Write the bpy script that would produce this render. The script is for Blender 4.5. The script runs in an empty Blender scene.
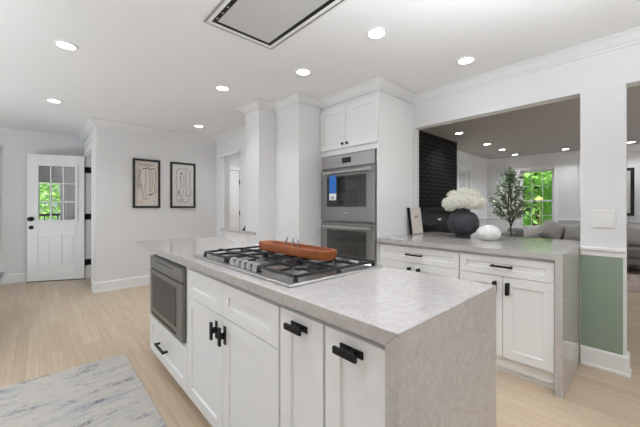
import bpy, math, random
from mathutils import Vector, Matrix

# ------------------------------------------------------------------ camera, world, big lights, exposure
sc = bpy.context.scene
COL = sc.collection
random.seed(7)
R = math.radians

cam_d = bpy.data.cameras.new('camera'); cam = bpy.data.objects.new('camera', cam_d); COL.objects.link(cam)
cam_d.sensor_fit = 'HORIZONTAL'; cam_d.sensor_width = 36.0; cam_d.lens = 306.3 / 640 * 36.0
cam_d.shift_y = -6.7 / 640; cam_d.clip_start = 0.03; cam_d.clip_end = 200
cam.location = (0, 0, 1.218); cam.rotation_euler = (R(90), 0, R(47.443 - 90))
sc.camera = cam

sc.view_settings.view_transform = 'Standard'
try: sc.view_settings.look = 'None'
except Exception: pass
sc.view_settings.gamma = 1.0
sc.view_settings.use_curve_mapping = False
sc.view_settings.exposure = 0.06
sc.cycles.max_bounces = 10; sc.cycles.diffuse_bounces = 6; sc.cycles.glossy_bounces = 5
sc.cycles.transmission_bounces = 8; sc.cycles.transparent_max_bounces = 16
sc.cycles.sample_clamp_indirect = 6.0
sc.cycles.caustics_reflective = False; sc.cycles.caustics_refractive = False
sc.cycles.use_denoising = True

W = bpy.data.worlds.new('sky'); sc.world = W; W.use_nodes = True
bg = W.node_tree.nodes['Background']; bg.inputs['Color'].default_value = (0.86, 0.93, 1.0, 1); bg.inputs['Strength'].default_value = 0.60

def area(name, loc, rot, sx, sy, power, color=(1, 1, 1), shape='RECTANGLE', spread=None):
    d = bpy.data.lights.new(name, 'AREA'); d.shape = shape; d.size = sx
    if shape in ('RECTANGLE', 'ELLIPSE'): d.size_y = sy
    d.energy = power; d.color = color
    if spread: d.spread = spread
    o = bpy.data.objects.new(name, d); COL.objects.link(o); o.location = loc; o.rotation_euler = rot
    return o
# added area lights without fixtures that brighten the rooms
area('bounce_light', (0.95, -0.12, 1.66), (R(180), 0, 0), 0.9, 0.6, 60, (0.855, 0.93, 1.0))  # added uplight on the ceiling, stands in for bounced flash
area('bounce_light', (-1.2, 2.5, 1.70), (R(180), 0, 0), 0.7, 0.7, 14, (0.855, 0.93, 1.0))  # weaker added uplight further left, also without a fixture
area('fill_left_uplight', (-2.42, 4.45, 0.50), (0, R(-152), 0), 0.5, 1.3, 58, (0.855, 0.93, 1.0))  # added fill aimed upward from the left wall to brighten the ceiling
area('fill_living_room', (6.0, -3.26, 1.4), (R(90), 0, 0), 3.6, 1.6, 50, (0.97, 0.985, 1.0))  # added fill for the living room from its unseen front wall
area('fill_passage', (3.3, 5.0, 2.44), (0, 0, 0), 0.6, 0.6, 17, (0.96, 0.98, 1.0))  # added fill below the passage ceiling, no fixture
sun_d = bpy.data.lights.new('sun', 'SUN'); sun_d.energy = 15.0; sun_d.angle = R(3); sun_d.color = (1.0, 0.97, 0.92)
sun = bpy.data.objects.new('sun', sun_d); COL.objects.link(sun); sun.rotation_euler = (R(-8), R(-20), 0)
DOWNLIGHT_W = 2.5
LIVING_W = 7.0

# ------------------------------------------------------------------ materials
def lin(c):
    c = c / 255.0
    return c / 12.92 if c <= 0.04045 else ((c + 0.055) / 1.055) ** 2.4
def rgb(r, g, b): return (lin(r), lin(g), lin(b), 1)
MATS = {}
def mat(name, col, rough=0.5, metal=0.0, spec=0.5, emit=None, es=0.0):
    m = bpy.data.materials.new(name); m.use_nodes = True
    b = m.node_tree.nodes['Principled BSDF']
    b.inputs['Base Color'].default_value = col; b.inputs['Roughness'].default_value = rough
    b.inputs['Metallic'].default_value = metal; b.inputs['Specular IOR Level'].default_value = spec
    if emit: b.inputs['Emission Color'].default_value = emit; b.inputs['Emission Strength'].default_value = es
    MATS[name] = m
    return m
def nodes(m): return m.node_tree.nodes, m.node_tree.links, m.node_tree.nodes['Principled BSDF']
def mapping(m, scale=(1, 1, 1), rot=(0, 0, 0), loc=(0, 0, 0)):
    n, l, b = nodes(m)
    tc = n.new('ShaderNodeTexCoord'); mp = n.new('ShaderNodeMapping')
    mp.inputs['Scale'].default_value = scale; mp.inputs['Rotation'].default_value = rot; mp.inputs['Location'].default_value = loc
    l.new(tc.outputs['Object'], mp.inputs['Vector'])
    return mp.outputs['Vector']
def noise(m, vec, scale, detail=4, rough=0.55, dist=0.0):
    n, l, b = nodes(m); t = n.new('ShaderNodeTexNoise')
    t.inputs['Scale'].default_value = scale; t.inputs['Detail'].default_value = detail
    t.inputs['Roughness'].default_value = rough; t.inputs['Distortion'].default_value = dist
    l.new(vec, t.inputs['Vector']); return t.outputs['Fac']
def ramp(m, fac, stops):
    n, l, b = nodes(m); r = n.new('ShaderNodeValToRGB'); e = r.color_ramp.elements
    while len(e) > 1: e.remove(e[-1])
    e[0].position, e[0].color = stops[0]
    for p, c in stops[1:]:
        k = e.new(p); k.color = c
    l.new(fac, r.inputs['Fac']); return r.outputs['Color']
def mix(m, fac, a, b_, mode='MIX'):
    n, l, b = nodes(m); x = n.new('ShaderNodeMix'); x.data_type = 'RGBA'; x.blend_type = mode
    if isinstance(fac, float): x.inputs['Factor'].default_value = fac
    else: l.new(fac, x.inputs['Factor'])
    for s, v in (('A', a), ('B', b_)):
        sock = [i for i in x.inputs if i.name == s and i.type == 'RGBA'][0]
        if isinstance(v, tuple): sock.default_value = v
        else: l.new(v, sock)
    return [o for o in x.outputs if o.type == 'RGBA'][0]
def setcol(m, c): nodes(m)[1].new(c, nodes(m)[2].inputs['Base Color'])
def bump(m, fac, strength=0.2, dist=0.01):
    n, l, b = nodes(m); k = n.new('ShaderNodeBump'); k.inputs['Strength'].default_value = strength
    k.inputs['Distance'].default_value = dist; l.new(fac, k.inputs['Height']); l.new(k.outputs['Normal'], b.inputs['Normal'])

wall_m = mat('wall_paint', (0.75, 0.75, 0.755, 1), 0.7, spec=0.3)
bump(wall_m, noise(wall_m, mapping(wall_m), 180, 3), 0.04, 0.002)
ceil_m = mat('ceiling_paint', (0.84, 0.84, 0.84, 1), 0.8, spec=0.2)
bump(ceil_m, noise(ceil_m, mapping(ceil_m), 150, 3), 0.03, 0.002)
dim_ceil_m = mat('living_ceiling_dim', (0.50, 0.475, 0.47, 1), 0.7, spec=0.3)  # dimness of the white living room ceiling put into a darker colour
bump(dim_ceil_m, noise(dim_ceil_m, mapping(dim_ceil_m), 150, 3), 0.03, 0.002)
trim_m = mat('trim_paint', (0.83, 0.83, 0.83, 1), 0.4)
bump(trim_m, noise(trim_m, mapping(trim_m), 60, 2), 0.015, 0.002)
crown_m = mat('crown_paint', (0.75, 0.75, 0.75, 1), 0.5)
bump(crown_m, noise(crown_m, mapping(crown_m), 60, 2), 0.015, 0.002)
cab_m = mat('cabinet_paint', (0.80, 0.80, 0.80, 1), 0.35)
bump(cab_m, noise(cab_m, mapping(cab_m), 90, 2), 0.015, 0.002)
green_m = mat('sage_green_paint', rgb(139, 155, 138), 0.6, spec=0.3)
bump(green_m, noise(green_m, mapping(green_m), 150, 3), 0.03, 0.002)

floor_m = mat('oak_planks', (0.6, 0.45, 0.32, 1), 0.36)
def build_floor():
    m = floor_m; n, l, b = nodes(m)
    v = mapping(m, rot=(0, 0, R(90)))
    br = n.new('ShaderNodeTexBrick'); l.new(v, br.inputs['Vector'])
    br.offset = 0.37; br.offset_frequency = 3; br.squash = 1.0
    br.inputs['Scale'].default_value = 1.0; br.inputs['Mortar Size'].default_value = 0.0012
    br.inputs['Mortar Smooth'].default_value = 0.3; br.inputs['Bias'].default_value = 0.0
    br.inputs['Brick Width'].default_value = 0.85; br.inputs['Row Height'].default_value = 0.072
    br.inputs['Color1'].default_value = (0, 0, 0, 1); br.inputs['Color2'].default_value = (1, 1, 1, 1)
    br.inputs['Mortar'].default_value = (0.5, 0.5, 0.5, 1)
    plank = ramp(m, br.outputs['Color'], [(0.0, rgb(193, 171, 146)), (0.3, rgb(200, 180, 156)), (0.65, rgb(206, 187, 164)), (1.0, rgb(196, 173, 149))])
    grain = noise(m, mapping(m, scale=(38, 2.2, 1)), 1.0, 6, 0.6, 0.8)
    g = ramp(m, grain, [(0.3, (0.80, 0.78, 0.75, 1)), (0.7, (1.06, 1.06, 1.06, 1))])
    c = mix(m, 0.75, plank, g, 'MULTIPLY')
    c = mix(m, br.outputs['Fac'], c, rgb(166, 140, 114))
    setcol(m, c); bump(m, grain, 0.05, 0.002)
build_floor()

quartz_m = mat('grey_quartz', (0.56, 0.545, 0.52, 1), 0.11)
def build_quartz():
    m = quartz_m; v = mapping(m)
    a = noise(m, v, 46, 8, 0.72, 0.4)
    c = ramp(m, a, [(0.28, rgb(172, 165, 162)), (0.46, rgb(182, 176, 173)), (0.60, rgb(187, 182, 179)), (0.78, rgb(194, 190, 187))])
    vn = noise(m, mapping(m, loc=(3, 1, 7)), 9.0, 8, 0.7, 0.9)
    vv = ramp(m, vn, [(0.47, (0, 0, 0, 1)), (0.5, (0.45, 0.45, 0.45, 1)), (0.53, (0, 0, 0, 1))])
    c = mix(m, vv, c, rgb(204, 200, 197))
    setcol(m, c)
build_quartz()

steel_m = mat('brushed_steel', (0.50, 0.49, 0.48, 1), 0.30, metal=1.0)
def build_steel():
    m = steel_m; a = noise(m, mapping(m, scale=(3, 3, 260)), 1.0, 3)
    setcol(m, ramp(m, a, [(0.2, (0.42, 0.41, 0.40, 1)), (0.8, (0.56, 0.55, 0.54, 1))])); bump(m, a, 0.03, 0.001)
build_steel()
cook_m = mat('cooktop_steel', (0.52, 0.51, 0.50, 1), 0.30, metal=1.0)
bump(cook_m, noise(cook_m, mapping(cook_m, scale=(200, 3, 3)), 1.0, 3), 0.02, 0.001)
chrome_m = mat('chrome', (0.75, 0.75, 0.75, 1), 0.16, metal=1.0)
iron_m = mat('black_cast_iron', (0.018, 0.018, 0.018, 1), 0.5)
bump(iron_m, noise(iron_m, mapping(iron_m), 250, 3), 0.15, 0.002)
black_m = mat('matt_black_metal', (0.008, 0.008, 0.008, 1), 0.45, spec=0.25)
bump(black_m, noise(black_m, mapping(black_m), 300, 2), 0.05, 0.001)
gloss_black_m = mat('gloss_black', (0.008, 0.008, 0.009, 1), 0.12)
dark_glass_m = mat('oven_window_glass', (0.13, 0.127, 0.122, 1), 0.08, spec=0.9)
oven_face_m = mat('oven_glass_face', (0.29, 0.287, 0.28, 1), 0.22, metal=0.5)
oven_tint_m = mat('oven_tinted_glass', (0.10, 0.098, 0.094, 1), 0.05, spec=0.9)
def build_tint():
    m = oven_tint_m; n, l, b = nodes(m); out = [x for x in n if x.type == 'OUTPUT_MATERIAL'][0]
    t = n.new('ShaderNodeBsdfTransparent'); t.inputs['Color'].default_value = (0.75, 0.75, 0.74, 1); x = n.new('ShaderNodeMixShader'); x.inputs[0].default_value = 0.5
    l.new(t.outputs[0], x.inputs[1]); l.new(b.outputs[0], x.inputs[2]); l.new(x.outputs[0], out.inputs['Surface'])
build_tint()
enamel_m = mat('grey_oven_enamel', (0.30, 0.295, 0.285, 1), 0.35)
bump(enamel_m, noise(enamel_m, mapping(enamel_m), 200, 2), 0.03, 0.001)
mw_steel_m = mat('microwave_steel', (0.27, 0.267, 0.262, 1), 0.34, metal=0.85)
bump(mw_steel_m, noise(mw_steel_m, mapping(mw_steel_m, scale=(3, 3, 260)), 1.0, 3), 0.03, 0.001)
mw_glass_m = mat('microwave_glass', (0.06, 0.058, 0.056, 1), 0.38, spec=0.35)
display_m = mat('display_black', (0.006, 0.006, 0.007, 1), 0.1)
hood_m = mat('hood_panel_steel', (0.62, 0.615, 0.60, 1), 0.4, metal=0.35)
wood_m = mat('orange_brown_wood', rgb(168, 92, 45), 0.42)
def build_wood():
    m = wood_m; a = noise(m, mapping(m, scale=(30, 4, 30)), 1.0, 6, 0.6, 1.2)
    setcol(m, ramp(m, a, [(0.25, rgb(112, 54, 24)), (0.5, rgb(154, 82, 38)), (0.75, rgb(182, 106, 54))]))
build_wood()
lamp_m = mat('lit_lamp_lens', (0.9, 0.9, 0.88, 1), 0.5, emit=(1.0, 0.985, 0.96, 1), es=14.0)
frame_m = mat('black_picture_frame', (0.014, 0.013, 0.012, 1), 0.35)
paper_m = mat('warm_art_paper', rgb(214, 206, 198), 0.8)
paper2_m = mat('cool_art_paper', rgb(210, 208, 204), 0.8)
for _m in (paper_m, paper2_m): bump(_m, noise(_m, mapping(_m), 60, 4), 0.05, 0.002)
ink_m = mat('black_ink', (0.03, 0.027, 0.025, 1), 0.7)
ink2_m = mat('brown_ink', rgb(130, 105, 95), 0.7)
vase_m = mat('charcoal_stoneware', (0.03, 0.032, 0.038, 1), 0.55)
def build_vase():
    m = vase_m; a = noise(m, mapping(m), 9, 6, 0.65)
    setcol(m, ramp(m, a, [(0.3, rgb(34, 35, 39)), (0.55, rgb(50, 52, 58)), (0.75, rgb(78, 81, 90))])); bump(m, noise(m, mapping(m), 60, 4), 0.25, 0.004)
build_vase()
white_pot_m = mat('white_ceramic', (0.82, 0.81, 0.79, 1), 0.5)
petal_m = mat('cream_petals', rgb(240, 238, 230), 0.6)
def build_petal():
    m = petal_m; a = noise(m, mapping(m), 14, 2)
    setcol(m, ramp(m, a, [(0.3, rgb(242, 241, 224)), (0.6, rgb(252, 251, 246)), (0.8, rgb(254, 253, 251))]))
    nodes(m)[2].inputs['Subsurface Weight'].default_value = 0.0
build_petal()
stem_m = mat('green_stem', rgb(72, 96, 50), 0.6)
def leafmat(name, c1, c2, c3, rough=0.5):
    m = mat(name, c2, rough, spec=0.3); a = noise(m, mapping(m), 2.3, 3)
    setcol(m, ramp(m, a, [(0.3, c1), (0.5, c2), (0.7, c3)])); return m
olive_m = leafmat('olive_leaves', rgb(74, 92, 64), rgb(112, 132, 100), rgb(172, 186, 162))
tree1_m = leafmat('bright_green_leaves', rgb(134, 178, 98), rgb(172, 212, 128), rgb(212, 236, 176))
tree2_m = leafmat('deep_green_leaves', rgb(110, 160, 88), rgb(146, 192, 112), rgb(186, 220, 148))
yellow_m = leafmat('pale_yellow', rgb(250, 232, 150), rgb(253, 242, 180), rgb(255, 250, 210))
bark_m = mat('bark', rgb(84, 64, 50), 0.85)
bump(bark_m, noise(bark_m, mapping(bark_m, scale=(30, 30, 6)), 1.0, 5), 0.4, 0.01)
def translucent(m, f):
    n, l, b = nodes(m); out = [x for x in n if x.type == 'OUTPUT_MATERIAL'][0]
    t = n.new('ShaderNodeBsdfTranslucent'); x = n.new('ShaderNodeMixShader'); x.inputs[0].default_value = f
    src = b.inputs['Base Color'].links[0].from_socket; l.new(src, t.inputs['Color'])
    l.new(b.outputs[0], x.inputs[1]); l.new(t.outputs[0], x.inputs[2]); l.new(x.outputs[0], out.inputs['Surface'])
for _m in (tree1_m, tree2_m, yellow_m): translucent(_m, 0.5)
translucent(petal_m, 0.3)
lawn_m = leafmat('lawn', rgb(84, 112, 66), rgb(100, 130, 80), rgb(118, 148, 96), 0.9)
sofa_m = mat('grey_upholstery', rgb(124, 122, 119), 0.9, spec=0.2)
bump(sofa_m, noise(sofa_m, mapping(sofa_m), 260, 3), 0.25, 0.003)
cush_m = mat('grey_cushion_fabric', rgb(146, 142, 136), 0.9, spec=0.2)
bump(cush_m, noise(cush_m, mapping(cush_m), 260, 3), 0.25, 0.003)
cush2_m = mat('light_cushion_fabric', rgb(160, 156, 150), 0.9, spec=0.2)
bump(cush2_m, noise(cush2_m, mapping(cush2_m), 260, 3), 0.25, 0.003)
brick_m = mat('black_painted_brick', (0.009, 0.0088, 0.0088, 1), 0.55, spec=0.15)
bump(brick_m, noise(brick_m, mapping(brick_m), 45, 5), 0.35, 0.006)
mortar_m = mat('black_mortar', (0.0025, 0.0025, 0.0025, 1), 0.9, spec=0.05)
plastic_m = mat('white_plastic', (0.80, 0.795, 0.785, 1), 0.35)
blue_m = mat('blue_tag_fabric', rgb(32, 104, 190), 0.6)
navy_m = mat('dark_tag_fabric', rgb(30, 32, 40), 0.6)
board_m = mat('pale_board', rgb(214, 204, 196), 0.6)
bump(board_m, noise(board_m, mapping(board_m), 40, 4), 0.05, 0.002)
glass_m = mat('window_glass', (1, 1, 1, 1), 0.0)
def build_glass():
    m = glass_m; n, l, b = nodes(m); out = [x for x in n if x.type == 'OUTPUT_MATERIAL'][0]
    g = n.new('ShaderNodeBsdfGlossy'); g.inputs['Roughness'].default_value = 0.02
    t = n.new('ShaderNodeBsdfTransparent'); x = n.new('ShaderNodeMixShader'); f = n.new('ShaderNodeFresnel'); f.inputs['IOR'].default_value = 1.5
    l.new(f.outputs[0], x.inputs[0]); l.new(t.outputs[0], x.inputs[1]); l.new(g.outputs[0], x.inputs[2]); l.new(x.outputs[0], out.inputs['Surface'])
build_glass()
table_glass_m = mat('dark_table_glass', (0.05, 0.055, 0.06, 1), 0.05, spec=0.8)
blind_m = mat('pale_blind_slats', rgb(226, 226, 230), 0.6)
curtain_m = mat('taupe_curtain', rgb(176, 168, 160), 0.85)

rug_m = mat('distressed_rug', rgb(190, 188, 186), 0.95, spec=0.1)
def build_rug(m, seed, tint=(1, 1, 1, 1)):
    n, l, b = nodes(m)
    big = noise(m, mapping(m, scale=(1.4, 4.2, 1), loc=(seed, 0, 0)), 2.2, 8, 0.72, 0.3)
    c = ramp(m, big, [(0.34, rgb(168, 169, 172)), (0.44, rgb(188, 186, 183)), (0.52, rgb(200, 193, 183)), (0.60, rgb(190, 188, 186)), (0.70, rgb(172, 174, 178))])
    fine = noise(m, mapping(m, scale=(1.0, 1.5, 1), loc=(seed, 9, 0)), 120, 3, 0.7)
    c = mix(m, 0.55, c, ramp(m, fine, [(0.35, (0.74, 0.74, 0.75, 1)), (0.65, (1.12, 1.12, 1.12, 1))]), 'MULTIPLY')
    sp = noise(m, mapping(m, scale=(1.0, 1.5, 1), loc=(seed, 4, 0)), 44, 9, 0.85, 0.2)
    zone = noise(m, mapping(m, scale=(1.0, 2.6, 1), loc=(seed + 5, 2, 0)), 3.4, 5, 0.6, 0.3)
    mul = n.new('ShaderNodeMath'); mul.operation = 'MULTIPLY'; l.new(sp, mul.inputs[0]); l.new(zone, mul.inputs[1])
    k = ramp(m, mul.outputs[0], [(0.285, (0, 0, 0, 1)), (0.36, (0.85, 0.85, 0.85, 1))])
    c = mix(m, k, c, rgb(106, 109, 120))
    c = mix(m, 1.0, c, tint, 'MULTIPLY')
    setcol(m, c); bump(m, sp, 0.3, 0.004)
build_rug(rug_m, 3.0)
rug2_m = mat('worn_living_rug', rgb(160, 150, 145), 0.95, spec=0.1)
build_rug(rug2_m, 9.0, (0.86, 0.74, 0.70, 1))

# ------------------------------------------------------------------ mesh helpers
class MB:
    def __init__(s): s.v = []; s.f = []
    def add(s, v, f):
        o = len(s.v); s.v += [tuple(p) for p in v]; s.f += [tuple(i + o for i in q) for q in f]; return s
    def box(s, x0, x1, y0, y1, z0, z1):
        return s.add([(x0, y0, z0), (x1, y0, z0), (x1, y1, z0), (x0, y1, z0), (x0, y0, z1), (x1, y0, z1), (x1, y1, z1), (x0, y1, z1)],
                     [(0, 3, 2, 1), (4, 5, 6, 7), (0, 1, 5, 4), (1, 2, 6, 5), (2, 3, 7, 6), (3, 0, 4, 7)])
    def prism(s, pts, z0, z1):
        n = len(pts)
        return s.add([(x, y, z0) for x, y in pts] + [(x, y, z1) for x, y in pts],
                     [tuple(range(n - 1, -1, -1)), tuple(range(n, 2 * n))] + [(i, (i + 1) % n, n + (i + 1) % n, n + i) for i in range(n)])
    def tube(s, path, r, n=8, closed=False):
        P = [Vector(p) for p in path]; k = len(P); rr = r if isinstance(r, (list, tuple)) else [r] * k
        v = []; up = Vector((0, 0, 1)); pu = None
        for i, p in enumerate(P):
            a = P[i - 1] if (i > 0 or closed) else p; b = P[(i + 1) % k] if (i < k - 1 or closed) else p
            t = (b - a); t = t.normalized() if t.length > 1e-9 else Vector((0, 0, 1))
            if pu is None:
                pu = t.cross(up)
                if pu.length < 1e-3: pu = t.cross(Vector((1, 0, 0)))
            u = (pu - t * pu.dot(t)); u = u.normalized() if u.length > 1e-6 else t.orthogonal().normalized()
            pu = u; w = t.cross(u)
            for j in range(n):
                q = 2 * math.pi * (j + 0.5) / n
                v.append(p + (u * math.cos(q) + w * math.sin(q)) * rr[i])
        f = []
        for i in range(k if closed else k - 1):
            for j in range(n):
                a = i * n + j; b = i * n + (j + 1) % n; c = ((i + 1) % k) * n + (j + 1) % n; d = ((i + 1) % k) * n + j
                f.append((a, b, c, d))
        if not closed:
            f.append(tuple(range(n - 1, -1, -1))); f.append(tuple(range((k - 1) * n, k * n)))
        return s.add(v, f)
    def lathe(s, prof, n=32, c=(0, 0, 0), axis='z'):
        v = []
        for r, z in prof:
            for j in range(n):
                q = 2 * math.pi * j / n; x, y = r * math.cos(q), r * math.sin(q)
                p = (x, y, z) if axis == 'z' else ((z, x, y) if axis == 'x' else (y, z, x))
                v.append((p[0] + c[0], p[1] + c[1], p[2] + c[2]))
        f = [(i * n + j, i * n + (j + 1) % n, (i + 1) * n + (j + 1) % n, (i + 1) * n + j) for i in range(len(prof) - 1) for j in range(n)]
        f.append(tuple(range(n - 1, -1, -1))); k = (len(prof) - 1) * n; f.append(tuple(range(k, k + n)))
        return s.add(v, f)
    def cyl(s, c, r, h, n=24, axis='z'): return s.lathe([(r, 0), (r, h)], n, c, axis)
    def shaker(s, x, y0, y1, z0, z1, t=0.02, rail=0.062, rec=0.009, bev=0.004):
        """a shaker front facing -x: flat frame round a recessed panel"""
        def rect(xx, m): return [(xx, y0 + m, z0 + m), (xx, y1 - m, z0 + m), (xx, y1 - m, z1 - m), (xx, y0 + m, z1 - m)]
        v = rect(x + t, 0) + rect(x + 0.0015, 0) + rect(x, 0.0015) + rect(x, rail) + rect(x + rec, rail + bev)
        f = [(0, 1, 2, 3)]
        for k in range(4):
            for i in range(4):
                j = (i + 1) % 4; f.append((k * 4 + i, k * 4 + 4 + i, k * 4 + 4 + j, k * 4 + j))
        f.append((19, 18, 17, 16))
        return s.add(v, f)
    def xf(s, M, start=0):
        for i in range(start, len(s.v)): s.v[i] = tuple(M @ Vector(s.v[i]))
        return s
    def build(s, name, m, parent=None, origin=(0, 0, 0), smooth=False, bevel=0.0, seg=2):
        if parent is not None and origin == (0, 0, 0): origin = tuple(root_of(parent)['_o'])
        me = bpy.data.meshes.new(name)
        me.from_pydata([(a - origin[0], b - origin[1], c - origin[2]) for a, b, c in s.v], [], s.f)
        import bmesh
        bm = bmesh.new(); bm.from_mesh(me); bmesh.ops.recalc_face_normals(bm, faces=bm.faces); bm.to_mesh(me); bm.free()
        me.materials.append(m)
        if smooth:
            for p in me.polygons: p.use_smooth = True
        o = bpy.data.objects.new(name, me); COL.objects.link(o)
        if parent is not None: o.parent = parent
        else: o.location = origin
        if smooth == 'auto':
            me.set_sharp_from_angle(angle=R(38))
        if bevel:
            b = o.modifiers.new('edge', 'BEVEL'); b.width = bevel; b.segments = seg; b.limit_method = 'ANGLE'; b.angle_limit = R(40)
        return o
ORI = {}
def root_of(o):
    while o.parent is not None: o = o.parent
    return ORI.setdefault(o.name, {'_o': tuple(o.location)})
def tag(o, label, cat, group=None, kind=None):
    o['label'] = label; o['category'] = cat
    if group: o['group'] = group
    if kind: o['kind'] = kind
    return o
def thing(name, label, cat, loc, group=None):
    o = bpy.data.objects.new(name, None); COL.objects.link(o); o.location = loc; o.empty_display_size = 0.1
    ORI[o.name] = {'_o': tuple(loc)}
    return tag(o, label, cat, group)
def struct(name, mb, m, bevel=0.0, parent=None, smooth=False):
    o = mb.build(name, m, parent, bevel=bevel, smooth=smooth)
    if parent is None: o['kind'] = 'structure'
    return o
def copy_thing(root, loc, label):
    r = root.copy(); COL.objects.link(r); r.location = loc; r['label'] = label
    ORI[r.name] = {'_o': tuple(loc)}
    for ch in list(root.children):
        c = ch.copy(); COL.objects.link(c); c.parent = r
        for g in list(ch.children):
            d = g.copy(); COL.objects.link(d); d.parent = c
    return r
def mitred(y0, t, ytop, x0, x1, xl, z_top, tz):
    """a worktop slab and its waterfall end, meeting in a 45 degree mitre at the upper edge"""
    def ex(poly, a, b):
        n = len(poly); v = [(a, y, z) for y, z in poly] + [(b, y, z) for y, z in poly]
        return MB().add(v, [tuple(range(n)), tuple(range(2 * n - 1, n - 1, -1))] + [(k, (k + 1) % n, n + (k + 1) % n, n + k) for k in range(n)])
    e = 0.0004
    leg = ex([(y0, 0), (y0 + t, 0), (y0 + t, z_top - tz - e), (y0, z_top - e)], x0, xl)
    if xl < x1:
        slab = ex([(y0 + e, z_top), (y0 + t + e, z_top - tz), (ytop, z_top - tz), (ytop, z_top)], x0, xl).box(xl, x1, y0, ytop, z_top - tz, z_top)
    else: slab = ex([(y0 + e, z_top), (y0 + t + e, z_top - tz), (ytop, z_top - tz), (ytop, z_top)], x0, x1)
    return slab, leg
def sweep(mb, pts, prof, side=1):
    """profile (outward, z) carried along a floor-plan polyline with mitred corners; outward is the right-hand side"""
    n = len(pts); dirs = []
    for i in range(n - 1):
        d = Vector((pts[i + 1][0] - pts[i][0], pts[i + 1][1] - pts[i][1])); dirs.append(d.normalized())
    nor = [Vector((d.y, -d.x)) * side for d in dirs]
    v = []; k = len(prof)
    for i in range(n):
        if i == 0: m = nor[0]
        elif i == n - 1: m = nor[-1]
        else:
            m = nor[i - 1] + nor[i]; m = m / (m.dot(nor[i]))
        for o, z in prof: v.append((pts[i][0] + m.x * o, pts[i][1] + m.y * o, z))
    f = [(i * k + j, i * k + (j + 1) % k, (i + 1) * k + (j + 1) % k, (i + 1) * k + j) for i in range(n - 1) for j in range(k)]
    f.append(tuple(range(k - 1, -1, -1))); f.append(tuple(range((n - 1) * k, n * k)))
    return mb.add(v, f)

H = 2.46     # ceiling
# ------------------------------------------------------------------ the rooms
struct('floor', MB().box(-2.6, 8.95, -3.4, 7.1, -0.1, 0), floor_m)
struct('ceiling', MB().box(-2.6, 3.18, -2.5, 7.1, H, H + 0.12).box(3.18, 4.4, 3.09, 6.4, H, H + 0.12), ceil_m)
struct('ceiling_living', MB().box(3.18, 8.95, -3.4, 3.09, H, H + 0.12), dim_ceil_m)
# wall with the two pictures, and the side wall with the entry doorway
struct('wall_back', MB().box(0.595, 2.47, 5.35, 5.45, 0, H), wall_m)
struct('wall_entry_side', MB().box(0.595, 0.705, 5.45, 5.68, 0, H).box(0.595, 0.705, 6.53, 6.94, 0, H).box(0.595, 0.705, 5.68, 6.53, 2.09, H), wall_m)
struct('wall_entry', MB().box(-2.5, -1.45, 6.94, 7.04, 0, H).box(-0.55, -0.06, 6.94, 7.04, 0, H).box(0.30, 2.47, 6.94, 7.04, 0, H).box(-0.06, 0.30, 6.94, 7.04, 0, 0.95).box(-0.06, 0.30, 6.94, 7.04, 1.66, H).box(-1.45, -0.55, 6.94, 7.04, 0, 0.60).box(-1.45, -0.55, 6.94, 7.04, 2.07, H), wall_m)
struct('wall_porch', MB().box(1.9, 2.0, 5.45, 6.94, 0, H), wall_m)
struct('wall_left', MB().box(-2.6, -2.5, -2.5, -1.1, 0, H).box(-2.6, -2.5, 2.3, 3.75, 0, H).box(-2.6, -2.5, 5.15, 7.04, 0, H)
       .box(-2.6, -2.5, -1.1, 2.3, 0, 0.7).box(-2.6, -2.5, -1.1, 2.3, 2.2, H).box(-2.6, -2.5, 3.75, 5.15, 2.1, H).box(-2.6, -2.5, 3.75, 5.15, 0, 0.05), wall_m)
struct('wall_front', MB().box(-2.6, -1.2, -2.5, -2.4, 0, H).box(2.4, 3.12, -2.5, -2.4, 0, H).box(-1.2, 2.4, -2.5, -2.4, 0, 0.65).box(-1.2, 2.4, -2.5, -2.4, 2.25, H), wall_m)
# wall to the living room: header, pillar between the two openings, low wall behind the peninsula
struct('wall_right', MB().box(3.12, 3.235, 1.834, 3.14, 0, H).box(3.12, 3.235, -1.0, 1.834, 2.107, H).box(3.12, 3.235, 0.135, 0.388, 0, 2.107)
       .box(3.12, 3.235, -3.2, -1.0, 0, H), wall_m)
struct('wall_peninsula_low', MB().box(3.12, 3.235, 0.436, 1.83, 0, 0.872), wall_m)
struct('wall_column', MB().prism([(1.909, 3.14), (2.134, 3.14), (2.134, 2.672), (3.12, 2.672), (3.12, 3.14), (3.12, 3.46), (1.909, 3.46)], 0, H), wall_m)
struct('wall_passage_side', MB().box(2.37, 2.47, 3.46, 4.47, 0, H).box(2.37, 2.47, 5.03, 5.35, 0, H).box(2.37, 2.47, 4.47, 5.03, 2.12, H).box(2.37, 2.47, 5.45, 6.2, 0, H), wall_m)
struct('wall_passage_back', MB().box(2.37, 4.3, 6.2, 6.3, 0, H), wall_m)
struct('wall_passage_right', MB().box(4.2, 4.3, 3.46, 6.2, 0, H).box(3.12, 4.3, 3.36, 3.46, 0, H), wall_m)
struct('trim_1', MB().box(2.345, 2.37, 4.45, 5.22, 2.085, 2.12), trim_m, 0.003)
# living room shell
struct('wall_living_left', MB().box(3.235, 7.0, 2.99, 3.09, 0, H).box(7.63, 8.76, 2.99, 3.09, 0, H).box(7.0, 7.63, 2.99, 3.09, 0, 0.8).box(7.0, 7.63, 2.99, 3.09, 2.07, H), wall_m)
struct('wall_living_far', MB().box(8.76, 8.86, -3.3, 1.555, 0, H).box(8.76, 8.86, 2.235, 3.09, 0, H).box(8.76, 8.86, 1.555, 2.235, 0, 0.66).box(8.76, 8.86, 1.555, 2.235, 2.105, H), wall_m)
struct('wall_living_front', MB().box(3.12, 4.1, -3.3, -3.2, 0, H).box(7.9, 8.86, -3.3, -3.2, 0, H).box(4.1, 7.9, -3.3, -3.2, 0, 0.6).box(4.1, 7.9, -3.3, -3.2, 2.2, H), wall_m)

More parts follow.
